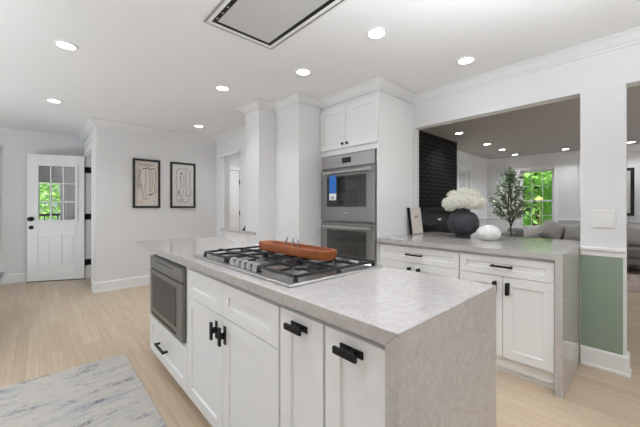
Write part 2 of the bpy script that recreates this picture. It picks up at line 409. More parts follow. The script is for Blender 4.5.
# crown moulding, baseboards, chair rails
CR = [(0.0, H - 0.088), (0.012, H - 0.088), (0.016, H - 0.074), (0.030, H - 0.062), (0.052, H - 0.030), (0.068, H - 0.016), (0.078, H - 0.012), (0.078, H - 0.001), (0.0, H - 0.001)]
struct('trim_2', sweep(MB(), [(-2.5, 6.94), (0.595, 6.94), (0.595, 5.35), (2.37, 5.35), (2.37, 3.46), (1.909, 3.46), (1.909, 3.14), (2.134, 3.14), (2.134, 2.672), (2.455, 2.672), (2.455, 1.830), (3.12, 1.830), (3.12, -2.4)], CR), crown_m)
CR2 = [(0.0, H - 0.15), (0.012, H - 0.15), (0.016, H - 0.125), (0.040, H - 0.09), (0.075, H - 0.03), (0.085, H - 0.02), (0.085, H - 0.001), (0.0, H - 0.001)]
struct('trim_3', sweep(MB(), [(5.97, 2.99), (8.76, 2.99), (8.76, -3.2)], CR2), crown_m)
BB = [(0.0, 0.0), (0.024, 0.0), (0.024, 0.016), (0.016, 0.022), (0.016, 0.128), (0.010, 0.142), (0.0, 0.145)]
struct('baseboard_entry', sweep(MB(), [(-2.5, 6.94), (0.595, 6.94)], BB), trim_m)
struct('baseboard_back', sweep(MB(), [(0.595, 5.58), (0.595, 5.35), (2.37, 5.35), (2.37, 5.2)], BB), trim_m)
struct('baseboard_pillar', sweep(MB(), [(3.12, 0.384), (3.12, 0.135), (3.235, 0.135)], BB), trim_m)
struct('baseboard_living', sweep(MB(), [(5.97, 2.99), (8.76, 2.99), (8.76, -3.2)], BB), trim_m)
RAIL = [(0.0, 0.845), (0.008, 0.848), (0.010, 0.872), (0.016, 0.884), (0.026, 0.892), (0.026, 0.908), (0.0, 0.914)]
struct('trim_4', sweep(MB(), [(3.12, 0.386), (3.12, 0.137)], RAIL), trim_m)
RAIL2 = [(0.0, 0.865), (0.010, 0.868), (0.014, 0.895), (0.028, 0.915), (0.028, 0.93), (0.0, 0.935)]
struct('trim_5', sweep(MB(), [(5.97, 2.99), (6.93, 2.99)], RAIL2), trim_m)
struct('trim_6', sweep(MB(), [(7.71, 2.99), (8.76, 2.99), (8.76, 2.315)], RAIL2), trim_m)
struct('trim_7', sweep(MB(), [(8.76, 1.475), (8.76, -3.2)], RAIL2), trim_m)
struct('wall_green_panel', MB().box(3.114, 3.12, 0.150, 0.386, 0.14, 0.848), green_m)

# entry doorway casing
struct('trim_8', MB().box(0.577, 0.595, 5.585, 5.68, 0, 2.18).box(0.577, 0.595, 6.53, 6.62, 0, 2.18).box(0.577, 0.595, 5.68, 6.53, 2.09, 2.18)
       .box(0.595, 0.705, 5.68, 5.70, 0, 2.09).box(0.595, 0.705, 6.51, 6.53, 0, 2.09).box(0.595, 0.705, 5.70, 6.51, 2.07, 2.09), trim_m, 0.003)

# ---------------------------------------------------------------- entry door, swung open
def entry_door():
    hx, hy = 0.566, 6.490; dx, dy = -0.914, 0.405     # from the hinge towards the latch edge
    L = 0.772
    M = Matrix(((dx, dy, 0, hx), (dy, -dx, 0, hy), (0, 0, 1, 0), (0, 0, 0, 1)))   # local x along the leaf from the hinge, local +y away from the camera side
    # leaf coordinates: a from hinge (0) to latch (L); front face at n=0, back at n=+0.044
    def B(mb, a0, a1, z0, z1, n0, n1): return mb.box(a0, a1, n0, n1, z0, z1)
    mb = MB()
    z0, z1 = 0.012, 2.068
    a_l, a_r = L - 0.655, L - 0.143      # glazing
    B(mb, 0, a_l, z0, z1, 0, 0.044); B(mb, a_r, L, z0, z1, 0, 0.044)
    B(mb, a_l, a_r, 1.90, z1, 0, 0.044); B(mb, a_l, a_r, 0.74, 1.0, 0, 0.044); B(mb, a_l, a_r, z0, 0.27, 0, 0.044)
    p1 = (L - 0.641, L - 0.462); p2 = (L - 0.314, L - 0.130)
    B(mb, p1[1], p2[0], 0.27, 0.74, 0, 0.044)
    for p in (p1, p2):
        B(mb, p[0], p[1], 0.27, 0.74, 0.007, 0.036)
        B(mb, p[0] + 0.022, p[1] - 0.022, 0.292, 0.718, 0.002, 0.007)
    if p1[0] > a_l: B(mb, a_l, p1[0], 0.27, 0.74, 0, 0.044)
    if p2[1] < a_r: B(mb, p2[1], a_r, 0.27, 0.74, 0, 0.044)
    mb.xf(M)
    d = mb.build('door_1', trim_m, bevel=0.003); d['kind'] = 'structure'
    fr = MB(); e = 0.03
    B(fr, a_l - e, a_r + e, 1.885, 1.885 + e + 0.012, -0.012, 0.0); B(fr, a_l - e, a_r + e, 0.99 - e, 1.003, -0.012, 0.0)
    B(fr, a_l - e, a_l + 0.012, 1.003, 1.885, -0.012, 0.0); B(fr, a_r - 0.012, a_r + e, 1.003, 1.885, -0.012, 0.0)
    fr.xf(M).build('glazing_frame', trim_m, d, bevel=0.003)
    mu = MB()
    for k in (1, 2):
        a = a_l + (a_r - a_l) * k / 3; B(mu, a - 0.009, a + 0.009, 1.0, 1.9, -0.006, 0.012)
        z = 1.0 + 0.9 * k / 3; B(mu, a_l, a_r, z - 0.009, z + 0.009, -0.006, 0.012)
    mu.xf(M).build('glazing_bars', trim_m, d)
    B(MB(), a_l, a_r, 1.0, 1.9, 0.014, 0.022).xf(M).build('glass_pane', glass_m, d)
    for z, nm, r in ((1.022, 'door_knob', 0.036), (0.885, 'deadbolt', 0.030)):
        k = MB().lathe([(r, 0), (r, 0.008), (0.012, 0.012), (0.012, 0.035), (0.028, 0.042), (0.031, 0.055), (0.024, 0.068), (0.004, 0.072)] if nm == 'door_knob' else [(r, 0), (r, 0.014), (r * 0.7, 0.02), (0.004, 0.021)], 24, (0, 0, 0), 'y')
        k.xf(Matrix(((1, 0, 0, L - 0.056), (0, -1, 0, 0), (0, 0, 1, z), (0, 0, 0, 1)))); k.xf(M).build(nm, black_m, d, smooth='auto')
    for z in (1.84, 1.05, 0.28):
        h = MB().box(0.585, 0.700, 6.500, 6.510, z - 0.05, z + 0.05); h.cyl((0.575, 6.495, z - 0.055), 0.009, 0.11, 12)
        h.build('hinge', black_m, d)
    struct('trim_9', B(MB(), 0.0, L, 0.001, 0.0118, -0.003, 0.040).xf(M), black_m, parent=d).name = 'door_sweep'
entry_door()

# window with curtain at the left end of the entry wall
def entry_window():
    fr = MB().box(-1.54, -1.45, 6.905, 6.94, 0.52, 2.16).box(-0.55, -0.462, 6.905, 6.94, 0.52, 2.10).box(-1.56, -0.445, 6.895, 6.94, 2.10, 2.17).box(-1.45, -0.55, 6.905, 6.94, 2.06, 2.10)
    w = struct('window_1', fr, trim_m, 0.003)
    MB().box(-1.57, -0.435, 6.87, 6.94, 0.50, 0.53).build('window_sill', trim_m, w)
    MB().box(-1.45, -0.55, 6.975, 6.985, 0.60, 2.07).build('glass_pane', glass_m, w)
    s = MB()
    for z in (0.60, 1.31, 2.03): s.box(-1.45, -0.55, 6.96, 7.0, z, z + 0.04)
    for x in (-1.45, -0.59): s.box(x, x + 0.04, 6.96, 7.0, 0.60, 2.07)
    s.build('sash', trim_m, w)
entry_window()
def window_behind_door():
    x0, x1, z0, z1 = -0.06, 0.30, 0.95, 1.66
    w = struct('window_8', MB().box(x0 - .06, x0, 6.925, 6.94, z0 - .02, z1 + .06).box(x1, x1 + .06, 6.925, 6.94, z0 - .02, z1 + .06).box(x0, x1, 6.925, 6.94, z1, z1 + .06)
               .box(x0, x0 + .025, 6.97, 7.0, z0, z1).box(x1 - .025, x1, 6.97, 7.0, z0, z1).box(x0 + .025, x1 - .025, 6.97, 7.0, z0, z0 + .025).box(x0 + .025, x1 - .025, 6.97, 7.0, z1 - .025, z1), trim_m)
    MB().box(x0 + .02, x1 - .02, 6.983, 6.987, z0 + .02, z1 - .02).build('glass_pane', glass_m, w)
    MB().box(x0 - .07, x1 + .07, 6.91, 6.97, z0 - .03, z0).build('window_sill', trim_m, w)
window_behind_door()
def curtain():
    mb = MB(); pts = []
    n = 40
    for i in range(n + 1):
        x = -0.99 + 0.50 * i / n; pts.append((x, 6.865 + 0.016 * math.sin(i * 1.25)))
    pts2 = [(x, y + 0.006) for x, y in reversed(pts)]
    mb.prism(pts + pts2, 0.55, 2.10)
    o = mb.build('curtain', curtain_m, origin=(-0.74, 6.87, 0.55), smooth='auto'); tag(o, 'narrow taupe curtain edge hanging at the cut-off window left of the entry door', 'curtain')
curtain()

# pass-through passage: white panel door beyond, low wall with a cap in front
def passage():
    d = MB(); x0, x1, z1 = 2.50, 3.245, 2.0
    d.box(x0, x1, 6.165, 6.195, 0.01, z1)
    for (a, b) in ((x0 + 0.11, x0 + 0.33), (x1 - 0.33, x1 - 0.11)):
        for (c, e) in ((0.2, 0.85), (1.0, 1.8)): d.box(a, b, 6.158, 6.166, c, e)
    o = struct('door_2', d, trim_m, 0.004)
    for z in (1.755, 1.085, 0.3): MB().box(3.247, 3.272, 6.14, 6.165, z - 0.045, z + 0.045).build('hinge', black_m, o)
    struct('trim_10', MB().box(2.42, 2.497, 6.17, 6.2, 0, 2.09).box(3.275, 3.36, 6.17, 6.2, 0, 2.09).box(2.42, 3.36, 6.17, 6.2, 2.01, 2.09), trim_m, 0.003)
    struct('wall_low', MB().box(1.935, 2.08, 3.462, 4.08, 0, 0.885), trim_m)
    struct('trim_11', MB().prism([(1.885, 3.21), (1.907, 3.21), (1.907, 3.462), (2.11, 3.462), (2.11, 4.13), (1.885, 4.13)], 0.885, 0.917), quartz_m, 0.003)
    t = MB().tube([(1.93, 3.555, 0.920), (1.93, 3.53, 0.935), (1.93, 3.50, 0.975), (1.93, 3.495, 0.985)], [0.012, 0.011, 0.007, 0.004], 8).lathe([(0.022, 0), (0.02, 0.006), (0.006, 0.009)], 16, (1.93, 3.552, 0.917))
    tag(t.build('ornament', black_m, origin=(1.93, 3.54, 0.917), smooth='auto'), 'tiny black curved ornament on the white ledge beside the column', 'ornament')
passage()

# ------------------------------------------------------------------ kitchen island
def bar_pull(mb, x, y0, y1, z0, z1, out=0.034, r=0.006):
    """round/square bar on two posts; horizontal if y0!=y1"""
    if abs(y1 - y0) > abs(z1 - z0):
        z = (z0 + z1) / 2
        mb.box(x - out - r, x - out + r, y0, y1, z - r, z + r)
        for y in (y0 + 0.012, y1 - 0.012): mb.box(x - out, x, y - r, y + r, z - r, z + r)
    return mb
def h_pull(x, yc, zc, length, horizontal, out=0.024):
    """back plate, centre post and a front bar (reads as an H from the side)"""
    mb = MB(); h = length / 2
    if horizontal:
        mb.box(x - 0.005, x, yc - h, yc + h, zc - 0.011, zc + 0.011).box(x - out, x - 0.005, yc - 0.022, yc + 0.022, zc - 0.006, zc + 0.006)
        mb.box(x - out - 0.010, x - out, yc - h, yc + h, zc - 0.010, zc + 0.010)
    else:
        mb.box(x - 0.005, x, yc - 0.011, yc + 0.011, zc - h, zc + h).box(x - out, x - 0.005, yc - 0.006, yc + 0.006, zc - 0.014, zc + 0.014)
        mb.box(x - out - 0.010, x - out, yc - 0.010, yc + 0.010, zc - h, zc + h)
    return mb
XI = 0.65      # island door plane
def carcass(root, x0, x1, y0, y1, z0, z1, toe=0.06, name='body'):
    mb = MB().box(x0, x1, y0, y1, z0, z1).box(x0 + toe, x1, y0, y1, 0, z0)
    return mb.build(name, cab_m, root, bevel=0.0015)
def island():
    # microwave unit with a drawer below
    r = thing('island_cabinet', 'white island base unit with a microwave above one wide drawer', 'cabinet', (0.96, 2.31, 0), 'white island base units')
    MB().box(0.672, 1.27, 1.880, 2.735, 0.10, 0.372).box(0.73, 1.27, 1.880, 2.735, 0, 0.10).box(0.672, 1.27, 1.880, 1.955, 0.372, 0.874).box(0.672, 1.27, 2.697, 2.735, 0.372, 0.874)\
        .box(0.672, 1.27, 1.955, 2.697, 0.845, 0.874).box(1.15, 1.27, 1.955, 2.697, 0.372, 0.845).build('body', cab_m, r, bevel=0.0015)
    dr = MB().shaker(XI, 1.883, 2.700, 0.100, 0.372).build('drawer', cab_m, r)
    bar_pull(MB(), XI, 2.24, 2.44, 0.226, 0.226, 0.030, 0.007).build('handle', black_m, dr, bevel=0.0015)
    # two-door unit under the cooktop
    r = thing('island_cabinet', 'white island base unit with two doors and two drawer fronts below the cooktop', 'cabinet', (0.96, 1.40, 0), 'white island base units')
    carcass(r, 0.672, 1.27, 0.930, 1.876, 0.10, 0.874)
    for y0, y1 in ((1.4035, 1.873), (0.934, 1.3995)):
        MB().shaker(XI, y0, y1, 0.692, 0.850, rail=0.055).build('drawer', cab_m, r)
    for y0, y1, hy in ((1.4035, 1.873, 1.465), (0.934, 1.3995, 1.372)):
        d = MB().shaker(XI, y0, y1, 0.100, 0.688).build('door', cab_m, r)
        h_pull(XI, hy, 0.610, 0.086, False).build('handle', black_m, d, bevel=0.0015)
    # two narrow pull-outs
    for y0, y1, hy, lb in ((0.692, 0.926, 0.811, 'narrow white island pull-out beside the two-door unit'), (0.452, 0.688, 0.576, 'narrow white island pull-out next to the quartz waterfall end')):
        r = thing('pullout_cabinet', lb, 'cabinet', (0.96, (y0 + y1) / 2, 0), 'white island base units')
        carcass(r, 0.672, 1.27, y0, y1, 0.10, 0.874)
        d = MB().shaker(XI, y0 + 0.003, y1 - 0.003, 0.100, 0.852, rail=0.062).build('door', cab_m, r)
        h_pull(XI, hy, 0.812, 0.086, True, 0.026).build('handle', black_m, d, bevel=0.0015)
    # quartz top with waterfall end
    r = thing('island_worktop', 'grey quartz island worktop carrying the cooktop, with a waterfall end', 'worktop', (0.965, 1.74, 0), None)
    slab, leg = mitred(0.41, 0.039, 3.077, 0.63, 1.30, 1.30, 0.915, 0.039)
    slab.build('countertop', quartz_m, r, bevel=0.0008, seg=1); leg.build('waterfall_panel', quartz_m, r, bevel=0.0008, seg=1)
island()

def microwave():
    r = thing('microwave_drawer', 'stainless drawer microwave built into the island front', 'microwave', (0.9, 2.326, 0.376))
    y0, y1 = 1.942, 2.655
    MB().box(0.655, 1.14, 1.957, 2.645, 0.378, 0.840).build('body', mw_steel_m, r)
    MB().box(0.640, 0.6545, y0, y1, 0.752, 0.838).build('control_panel', mw_steel_m, r, bevel=0.002)
    d = MB().box(0.640, 0.6545, y0, y1, 0.392, 0.742).build('door', mw_steel_m, r, bevel=0.002)
    MB().box(0.6375, 0.6403, y0 + 0.10, y1 - 0.07, 0.455, 0.705).build('window', mw_glass_m, d, bevel=0.001)
    MB().box(0.6385, 0.6403, y0 + 0.17, y1 - 0.17, 0.812, 0.816).build('vent_slot', black_m, r)
    MB().box(0.648, 0.6545, y0 + 0.005, y1 - 0.005, 0.7421, 0.7519).build('shadow_gap', black_m, r)
    MB().box(0.6385, 0.6403, y0 + 0.10, y1 - 0.06, 0.408, 0.420).build('finger_grip', black_m, r)
microwave()

# ------------------------------------------------------------------ gas cooktop
def cooktop():
    x0, x1, y0, y1 = 0.688, 1.271, 0.914, 1.854; z = 0.9165
    r = thing('gas_cooktop', 'stainless gas cooktop with black iron grates set in the island top', 'cooktop', (0.98, 1.384, 0.9155))
    mb = MB()
    def ring(m, zz): return [(x0 + m, y0 + m, zz), (x1 - m, y0 + m, zz), (x1 - m, y1 - m, zz), (x0 + m, y1 - m, zz)]
    v = ring(0, 0.9155) + ring(0, 0.921) + ring(0.006, 0.926) + ring(0.022, 0.926) + ring(0.034, 0.919)
    f = [(3, 2, 1, 0)] + [(k * 4 + i, k * 4 + (i + 1) % 4, k * 4 + 4 + (i + 1) % 4, k * 4 + 4 + i) for k in range(4) for i in range(4)] + [(16, 17, 18, 19)]
    mb.add(v, f).build('tray', cook_m, r, bevel=0.001)
    for (bx, by, br) in ((0.865, 1.70, 0.042), (1.135, 1.70, 0.034), (1.07, 1.384, 0.058), (0.865, 1.07, 0.034), (1.135, 1.07, 0.042)):
        b = MB().lathe([(br * 1.25, 0.919), (br * 1.25, 0.924), (br, 0.927), (br, 0.938), (br * 0.6, 0.939)], 28, (bx, by, 0)).build('burner', cook_m, r, smooth='auto')
        MB().lathe([(br * 0.82, 0.939), (br * 0.9, 0.942), (br * 0.86, 0.949), (0.003, 0.951)], 28, (bx, by, 0)).build('burner_cap', iron_m, b, smooth='auto')
    def grate(ya, yb):
        g = MB(); zt = 0.952; t = 0.0050; xa, xb = x0 + 0.045, x1 - 0.04
        if ya > 1.25 and yb < 1.55: xa = x0 + 0.125     # the middle grate stops behind the knobs
        def bx(a, b, c, d): g.box(a, b, c, d, zt - 0.012, zt)
        bx(xa, xb, ya, ya + 2 * t); bx(xa, xb, yb - 2 * t, yb); bx(xa, xa + 2 * t, ya, yb); bx(xb - 2 * t, xb, ya, yb)
        xm = (xa + xb) / 2; ym = (ya + yb) / 2
        bx(xm - t, xm + t, ya, yb)
        for cx in ((xa + xm) / 2, (xm + xb) / 2):
            bx(cx - t * 0.8, cx + t * 0.8, ya, ym - 0.03); bx(cx - t * 0.8, cx + t * 0.8, ym + 0.03, yb)
        for (a, b) in ((xa, (xa + xm) / 2 - 0.035), ((xa + xm) / 2 + 0.035, (xm + xb) / 2 - 0.035), ((xm + xb) / 2 + 0.035, xb)): bx(a, b, ym - t * 0.8, ym + t * 0.8)
        for px in (xa + t, xm, xb - t):
            for py in (ya + t, yb - t): g.box(px - 0.008, px + 0.008, py - 0.008, py + 0.008, 0.920, zt - 0.013)
        for px, py in ((xa + 0.1, ya), (xa + 0.1, yb - 2 * t), (xb - 0.1, ya), (xb - 0.1, yb - 2 * t)): g.box(px - 0.012, px + 0.012, py, py + 2 * t, zt - 0.001, zt + 0.006)
        return g.build('grate', iron_m, r, bevel=0.002)
    grate(0.940, 1.222); grate(1.230, 1.538); grate(1.546, 1.830)
    for k in range(5):
        y = 1.352 + (k - 2) * 0.055; xk = 0.742
        kb = MB().lathe([(0.024, 0.919), (0.024, 0.923), (0.0195, 0.925), (0.0185, 0.951), (0.016, 0.956), (0.003, 0.957)], 24, (xk, y, 0)).build('knob', cook_m, r, smooth='auto')
        MB().lathe([(0.030, 0.9185), (0.029, 0.9225), (0.0275, 0.9226)], 24, (xk, y, 0)).build('knob_skirt', black_m, kb, smooth='auto')
cooktop()

def wooden_tray():
    r = thing('wooden_tray', 'long orange-brown wooden trough tray resting on the cooktop grates', 'tray', (1.06, 1.375, 0.955))
    n = 48
    def outline(sx, sy, z):
        out = []
        for i in range(n):
            q = 2 * math.pi * i / n; c, s_ = math.cos(q), math.sin(q)
            ex = 0.48
            out.append((1.060 + sx * math.copysign(abs(c) ** ex, c), 1.375 + sy * math.copysign(abs(s_) ** ex, s_), z))
        return out
    rings = [outline(0.060, 0.298, 0.9545), outline(0.066, 0.306, 0.958), outline(0.069, 0.312, 0.999), outline(0.067, 0.310, 1.002), outline(0.056, 0.294, 1.002), outline(0.051, 0.284, 0.982), outline(0.042, 0.262, 0.968)]
    v = [p for q in rings for p in q]
    f = [tuple(range(n - 1, -1, -1))] + [(k * n + i, k * n + (i + 1) % n, k * n + n + (i + 1) % n, k * n + n + i) for k in range(len(rings) - 1) for i in range(n)] + [tuple(range((len(rings) - 1) * n, len(rings) * n))]
    MB().add(v, f).build('trough', wood_m, r, smooth='auto')
    s = thing('wire_stand', 'small silver stand with three upright prongs inside the wooden tray', 'stand', (1.075, 1.41, 0.9685))
    MB().lathe([(0.037, 0.9685), (0.037, 0.974), (0.033, 0.976), (0.003, 0.976)], 24, (1.075, 1.41, 0)).build('base', chrome_m, s, smooth='auto')
    for (px, py) in ((1.066, 1.446), (1.083, 1.412), (1.088, 1.378)):
        ax, ay = (px - 1.075), (py - 1.41)
        MB().tube([(px, py, 0.975), (px + ax * 0.25, py + ay * 0.25, 1.003), (px + ax * 0.15, py + ay * 0.15, 1.022), (px - ax * 0.05, py - ay * 0.05, 1.038), (px - ax * 0.2, py - ay * 0.2, 1.052)], [0.0058, 0.0062, 0.0056, 0.0042, 0.0016], 10).build('prong', steel_m, s, smooth=True)
wooden_tray()

# ------------------------------------------------------------------ oven tower
XT = 2.468
def tower():
    r = thing('oven_tower_cabinet', 'tall white cabinet built round the double oven', 'cabinet', (2.79, 2.25, 0))
    y0, y1 = 1.836, 2.668
    MB().box(XT, 3.118, y0, y0 + 0.022, 0.0, H - 0.004).box(XT, 3.118, y1 - 0.022, y1, 0.0, H - 0.004).box(XT + 0.002, 3.118, y0 + 0.022, y1 - 0.022, 1.80, H - 0.004)\
        .box(XT + 0.002, 3.118, y0 + 0.022, y1 - 0.022, 0.05, 0.50).box(3.09, 3.118, y0 + 0.022, y1 - 0.022, 0.5, 1.80).build('body', cab_m, r, bevel=0.001)
    for a, b, ky in ((y0 + 0.006, 2.2505, 2.222), (2.2535, y1 - 0.006, 2.290)):
        d = MB().shaker(XT - 0.021, a, b, 1.862, 2.318, rail=0.06).build('door', cab_m, r)
        MB().lathe([(0.005, 0), (0.005, 0.012), (0.013, 0.016), (0.015, 0.022), (0.012, 0.028), (0.002, 0.030)], 16, (0, 0, 0), 'x').xf(Matrix(((-1, 0, 0, XT - 0.021), (0, 1, 0, ky), (0, 0, 1, 1.905), (0, 0, 0, 1)))).build('knob', black_m, d, smooth='auto')
    d = MB().shaker(XT - 0.021, y0 + 0.006, y1 - 0.006, 0.12, 0.47).build('drawer', cab_m, r)
    bar_pull(MB(), XT - 0.021, 2.16, 2.34, 0.30, 0.30).build('handle', black_m, d)
tower()
def oven():
    r = thing('double_oven', 'stainless double wall oven in the tall white cabinet', 'oven', (2.7, 2.23, 0.51))
    y0, y1 = 1.866, 2.632; xf = 2.440
    ya, yb = y0 + 0.01, y1 - 0.01
    b = MB().box(3.03, 3.06, ya, yb, 0.51, 1.785).box(2.464, 3.03, ya, ya + 0.04, 0.51, 1.785).box(2.464, 3.03, yb - 0.04, yb, 0.51, 1.785)
    for za, zb in ((0.51, 0.56), (1.0, 1.12), (1.56, 1.785)): b.box(2.464, 3.03, ya + 0.04, yb - 0.04, za, zb)
    b.build('body', enamel_m, r)
    for z in (1.24, 1.40, 0.72, 0.86):
        k = MB()
        for q in range(14): yy = ya + 0.06 + q * (yb - ya - 0.12) / 13; k.box(2.50, 3.0, yy - 0.002, yy + 0.002, z, z + 0.004)
        k.box(2.495, 2.503, ya + 0.042, yb - 0.042, z - 0.002, z + 0.006).box(2.99, 2.998, ya + 0.042, yb - 0.042, z - 0.002, z + 0.006)
        k.build('oven_rack', chrome_m, r)
    cp = MB().box(xf, 2.463, y0, y1, 1.650, 1.788).build('control_panel', steel_m, r, bevel=0.002)
    MB().box(xf - 0.0015, xf + 0.001, 2.172, 2.302, 1.693, 1.752).build('display', display_m, cp)
    def door(z0, z1, logo):
        wa, wb, wc, wd = y0 + 0.095, y1 - 0.095, z0 + 0.155, z1 - 0.075
        d = MB().box(xf - 0.004, 2.463, y0, wa, z0, z1).box(xf - 0.004, 2.463, wb, y1, z0, z1).box(xf - 0.004, 2.463, wa, wb, z0, wc).box(xf - 0.004, 2.463, wa, wb, wd, z1).build('oven_door', oven_face_m, r)
        MB().box(xf - 0.0030, xf + 0.003, wa, wb, wc, wd).build('window', oven_tint_m, d)
        h = MB().tube([(xf - 0.052, y0 + 0.010, z1 - 0.040), (xf - 0.052, y1 - 0.085, z1 - 0.040)], 0.0150, 16)
        for y in (y0 + 0.030, y1 - 0.115): h.box(xf - 0.052, xf - 0.004, y - 0.014, y + 0.014, z1 - 0.052, z1 - 0.028)
        h.build('handle', cook_m, d, smooth='auto')
        if logo: MB().box(xf - 0.0055, xf - 0.0035, 2.215, 2.275, z0 + 0.085, z0 + 0.093).build('maker_mark', chrome_m, d)
        return d
    door(1.063, 1.632, True); door(0.51, 1.040, False)
    t = thing('hanging_tag', 'blue and white tag hanging from the upper oven handle', 'tag', (2.372, 2.375, 1.235))
    def cap(z0, z1, m, name, y0_=2.324, y1_=2.428, top=False, rx=0.0):
        mb = MB(); c = (y0_ + y1_) / 2; w = (y1_ - y0_) / 2
        pts = [(c - w, z0), (c + w, z0)]
        if top:
            pts += [(c + w * math.cos(q), z1 - w + w * math.sin(q)) for q in [math.pi * i / 14 for i in range(15)]]
        else: pts += [(c + w, z1), (c - w, z1)]
        n = len(pts)
        v = [(2.368 - rx, y, z) for y, z in pts] + [(2.3735, y, z) for y, z in pts]
        mb.add(v, [tuple(range(n)), tuple(range(2 * n - 1, n - 1, -1))] + [(i, n + i, n + (i + 1) % n, (i + 1) % n) for i in range(n)])
        return mb.build(name, m, t, bevel=0.001)
    cap(1.362, 1.565, blue_m, 'blue_front', top=True)
    cap(1.290, 1.3615, plastic_m, 'white_band')
    w = cap(1.240, 1.2895, navy_m, 'dark_end', 2.340, 2.402)
    m = MB()
    for y in (2.357, 2.376, 2.395): m.box(2.3672, 2.3682, y - 0.004, y + 0.004, 1.298, 1.335)
    m.build('lettering', navy_m, t)
    MB().tube([(2.3705 + 0.0 + 0.0195 * math.cos(q) + 0.0175 , 2.376, 1.590 + 0.030 * math.sin(q)) for q in [2 * math.pi * i / 20 for i in range(20)]], 0.0022, 6, True).xf(Matrix.Translation((0.0, 0, 0))).build('cord_loop', navy_m, t)
oven()

# ------------------------------------------------------------------ peninsula
XP = 2.470
def peninsula():
    for y0, y1, sp, lb, hy, dh in ((1.050, 1.828, 1.444, 'white peninsula base unit beside the oven tower', (1.361, 1.519), (1.488, 1.399)),
                                   (0.434, 1.046, 0.739, 'white peninsula base unit next to the waterfall end', (0.669, 0.812), (0.788, 0.704))):
        r = thing('peninsula_cabinet', lb, 'cabinet', (2.8, (y0 + y1) / 2, 0), 'white peninsula base units')
        MB().box(XP + 0.021, 3.115, y0, y1, 0.13, 0.873).box(XP + 0.05, 3.115, y0, y1, 0.0, 0.045).build('body', cab_m, r, bevel=0.001)
        MB().box(XP + 0.030, 3.115, y0, y1, 0.045, 0.129).build('toe_board', cab_m, r)
        d = MB().shaker(XP, y0 + 0.002, y1 - 0.002, 0.716, 0.852, rail=0.045).build('drawer', cab_m, r)
        bar_pull(MB(), XP, hy[0], hy[1], 0.788, 0.788, 0.032, 0.0065).build('handle', black_m, d, bevel=0.001)
        for a, b, k in ((y0 + 0.002, sp - 0.0015, dh[1]), (sp + 0.0015, y1 - 0.002, dh[0])):
            dd = MB().shaker(XP, a, b, 0.132, 0.712).build('door', cab_m, r)
            h_pull(XP, k, 0.632, 0.085, False, 0.028).build('handle', black_m, dd, bevel=0.001)
    r = thing('peninsula_worktop', 'grey quartz peninsula worktop carrying the vases, with a waterfall end', 'worktop', (2.9, 1.1, 0))
    slab, leg = mitred(0.390, 0.040, 1.830, 2.445, 3.56, 3.118, 0.915, 0.040)
    slab.build('countertop', quartz_m, r); leg.build('waterfall_panel', quartz_m, r, bevel=0.0008, seg=1)
peninsula()

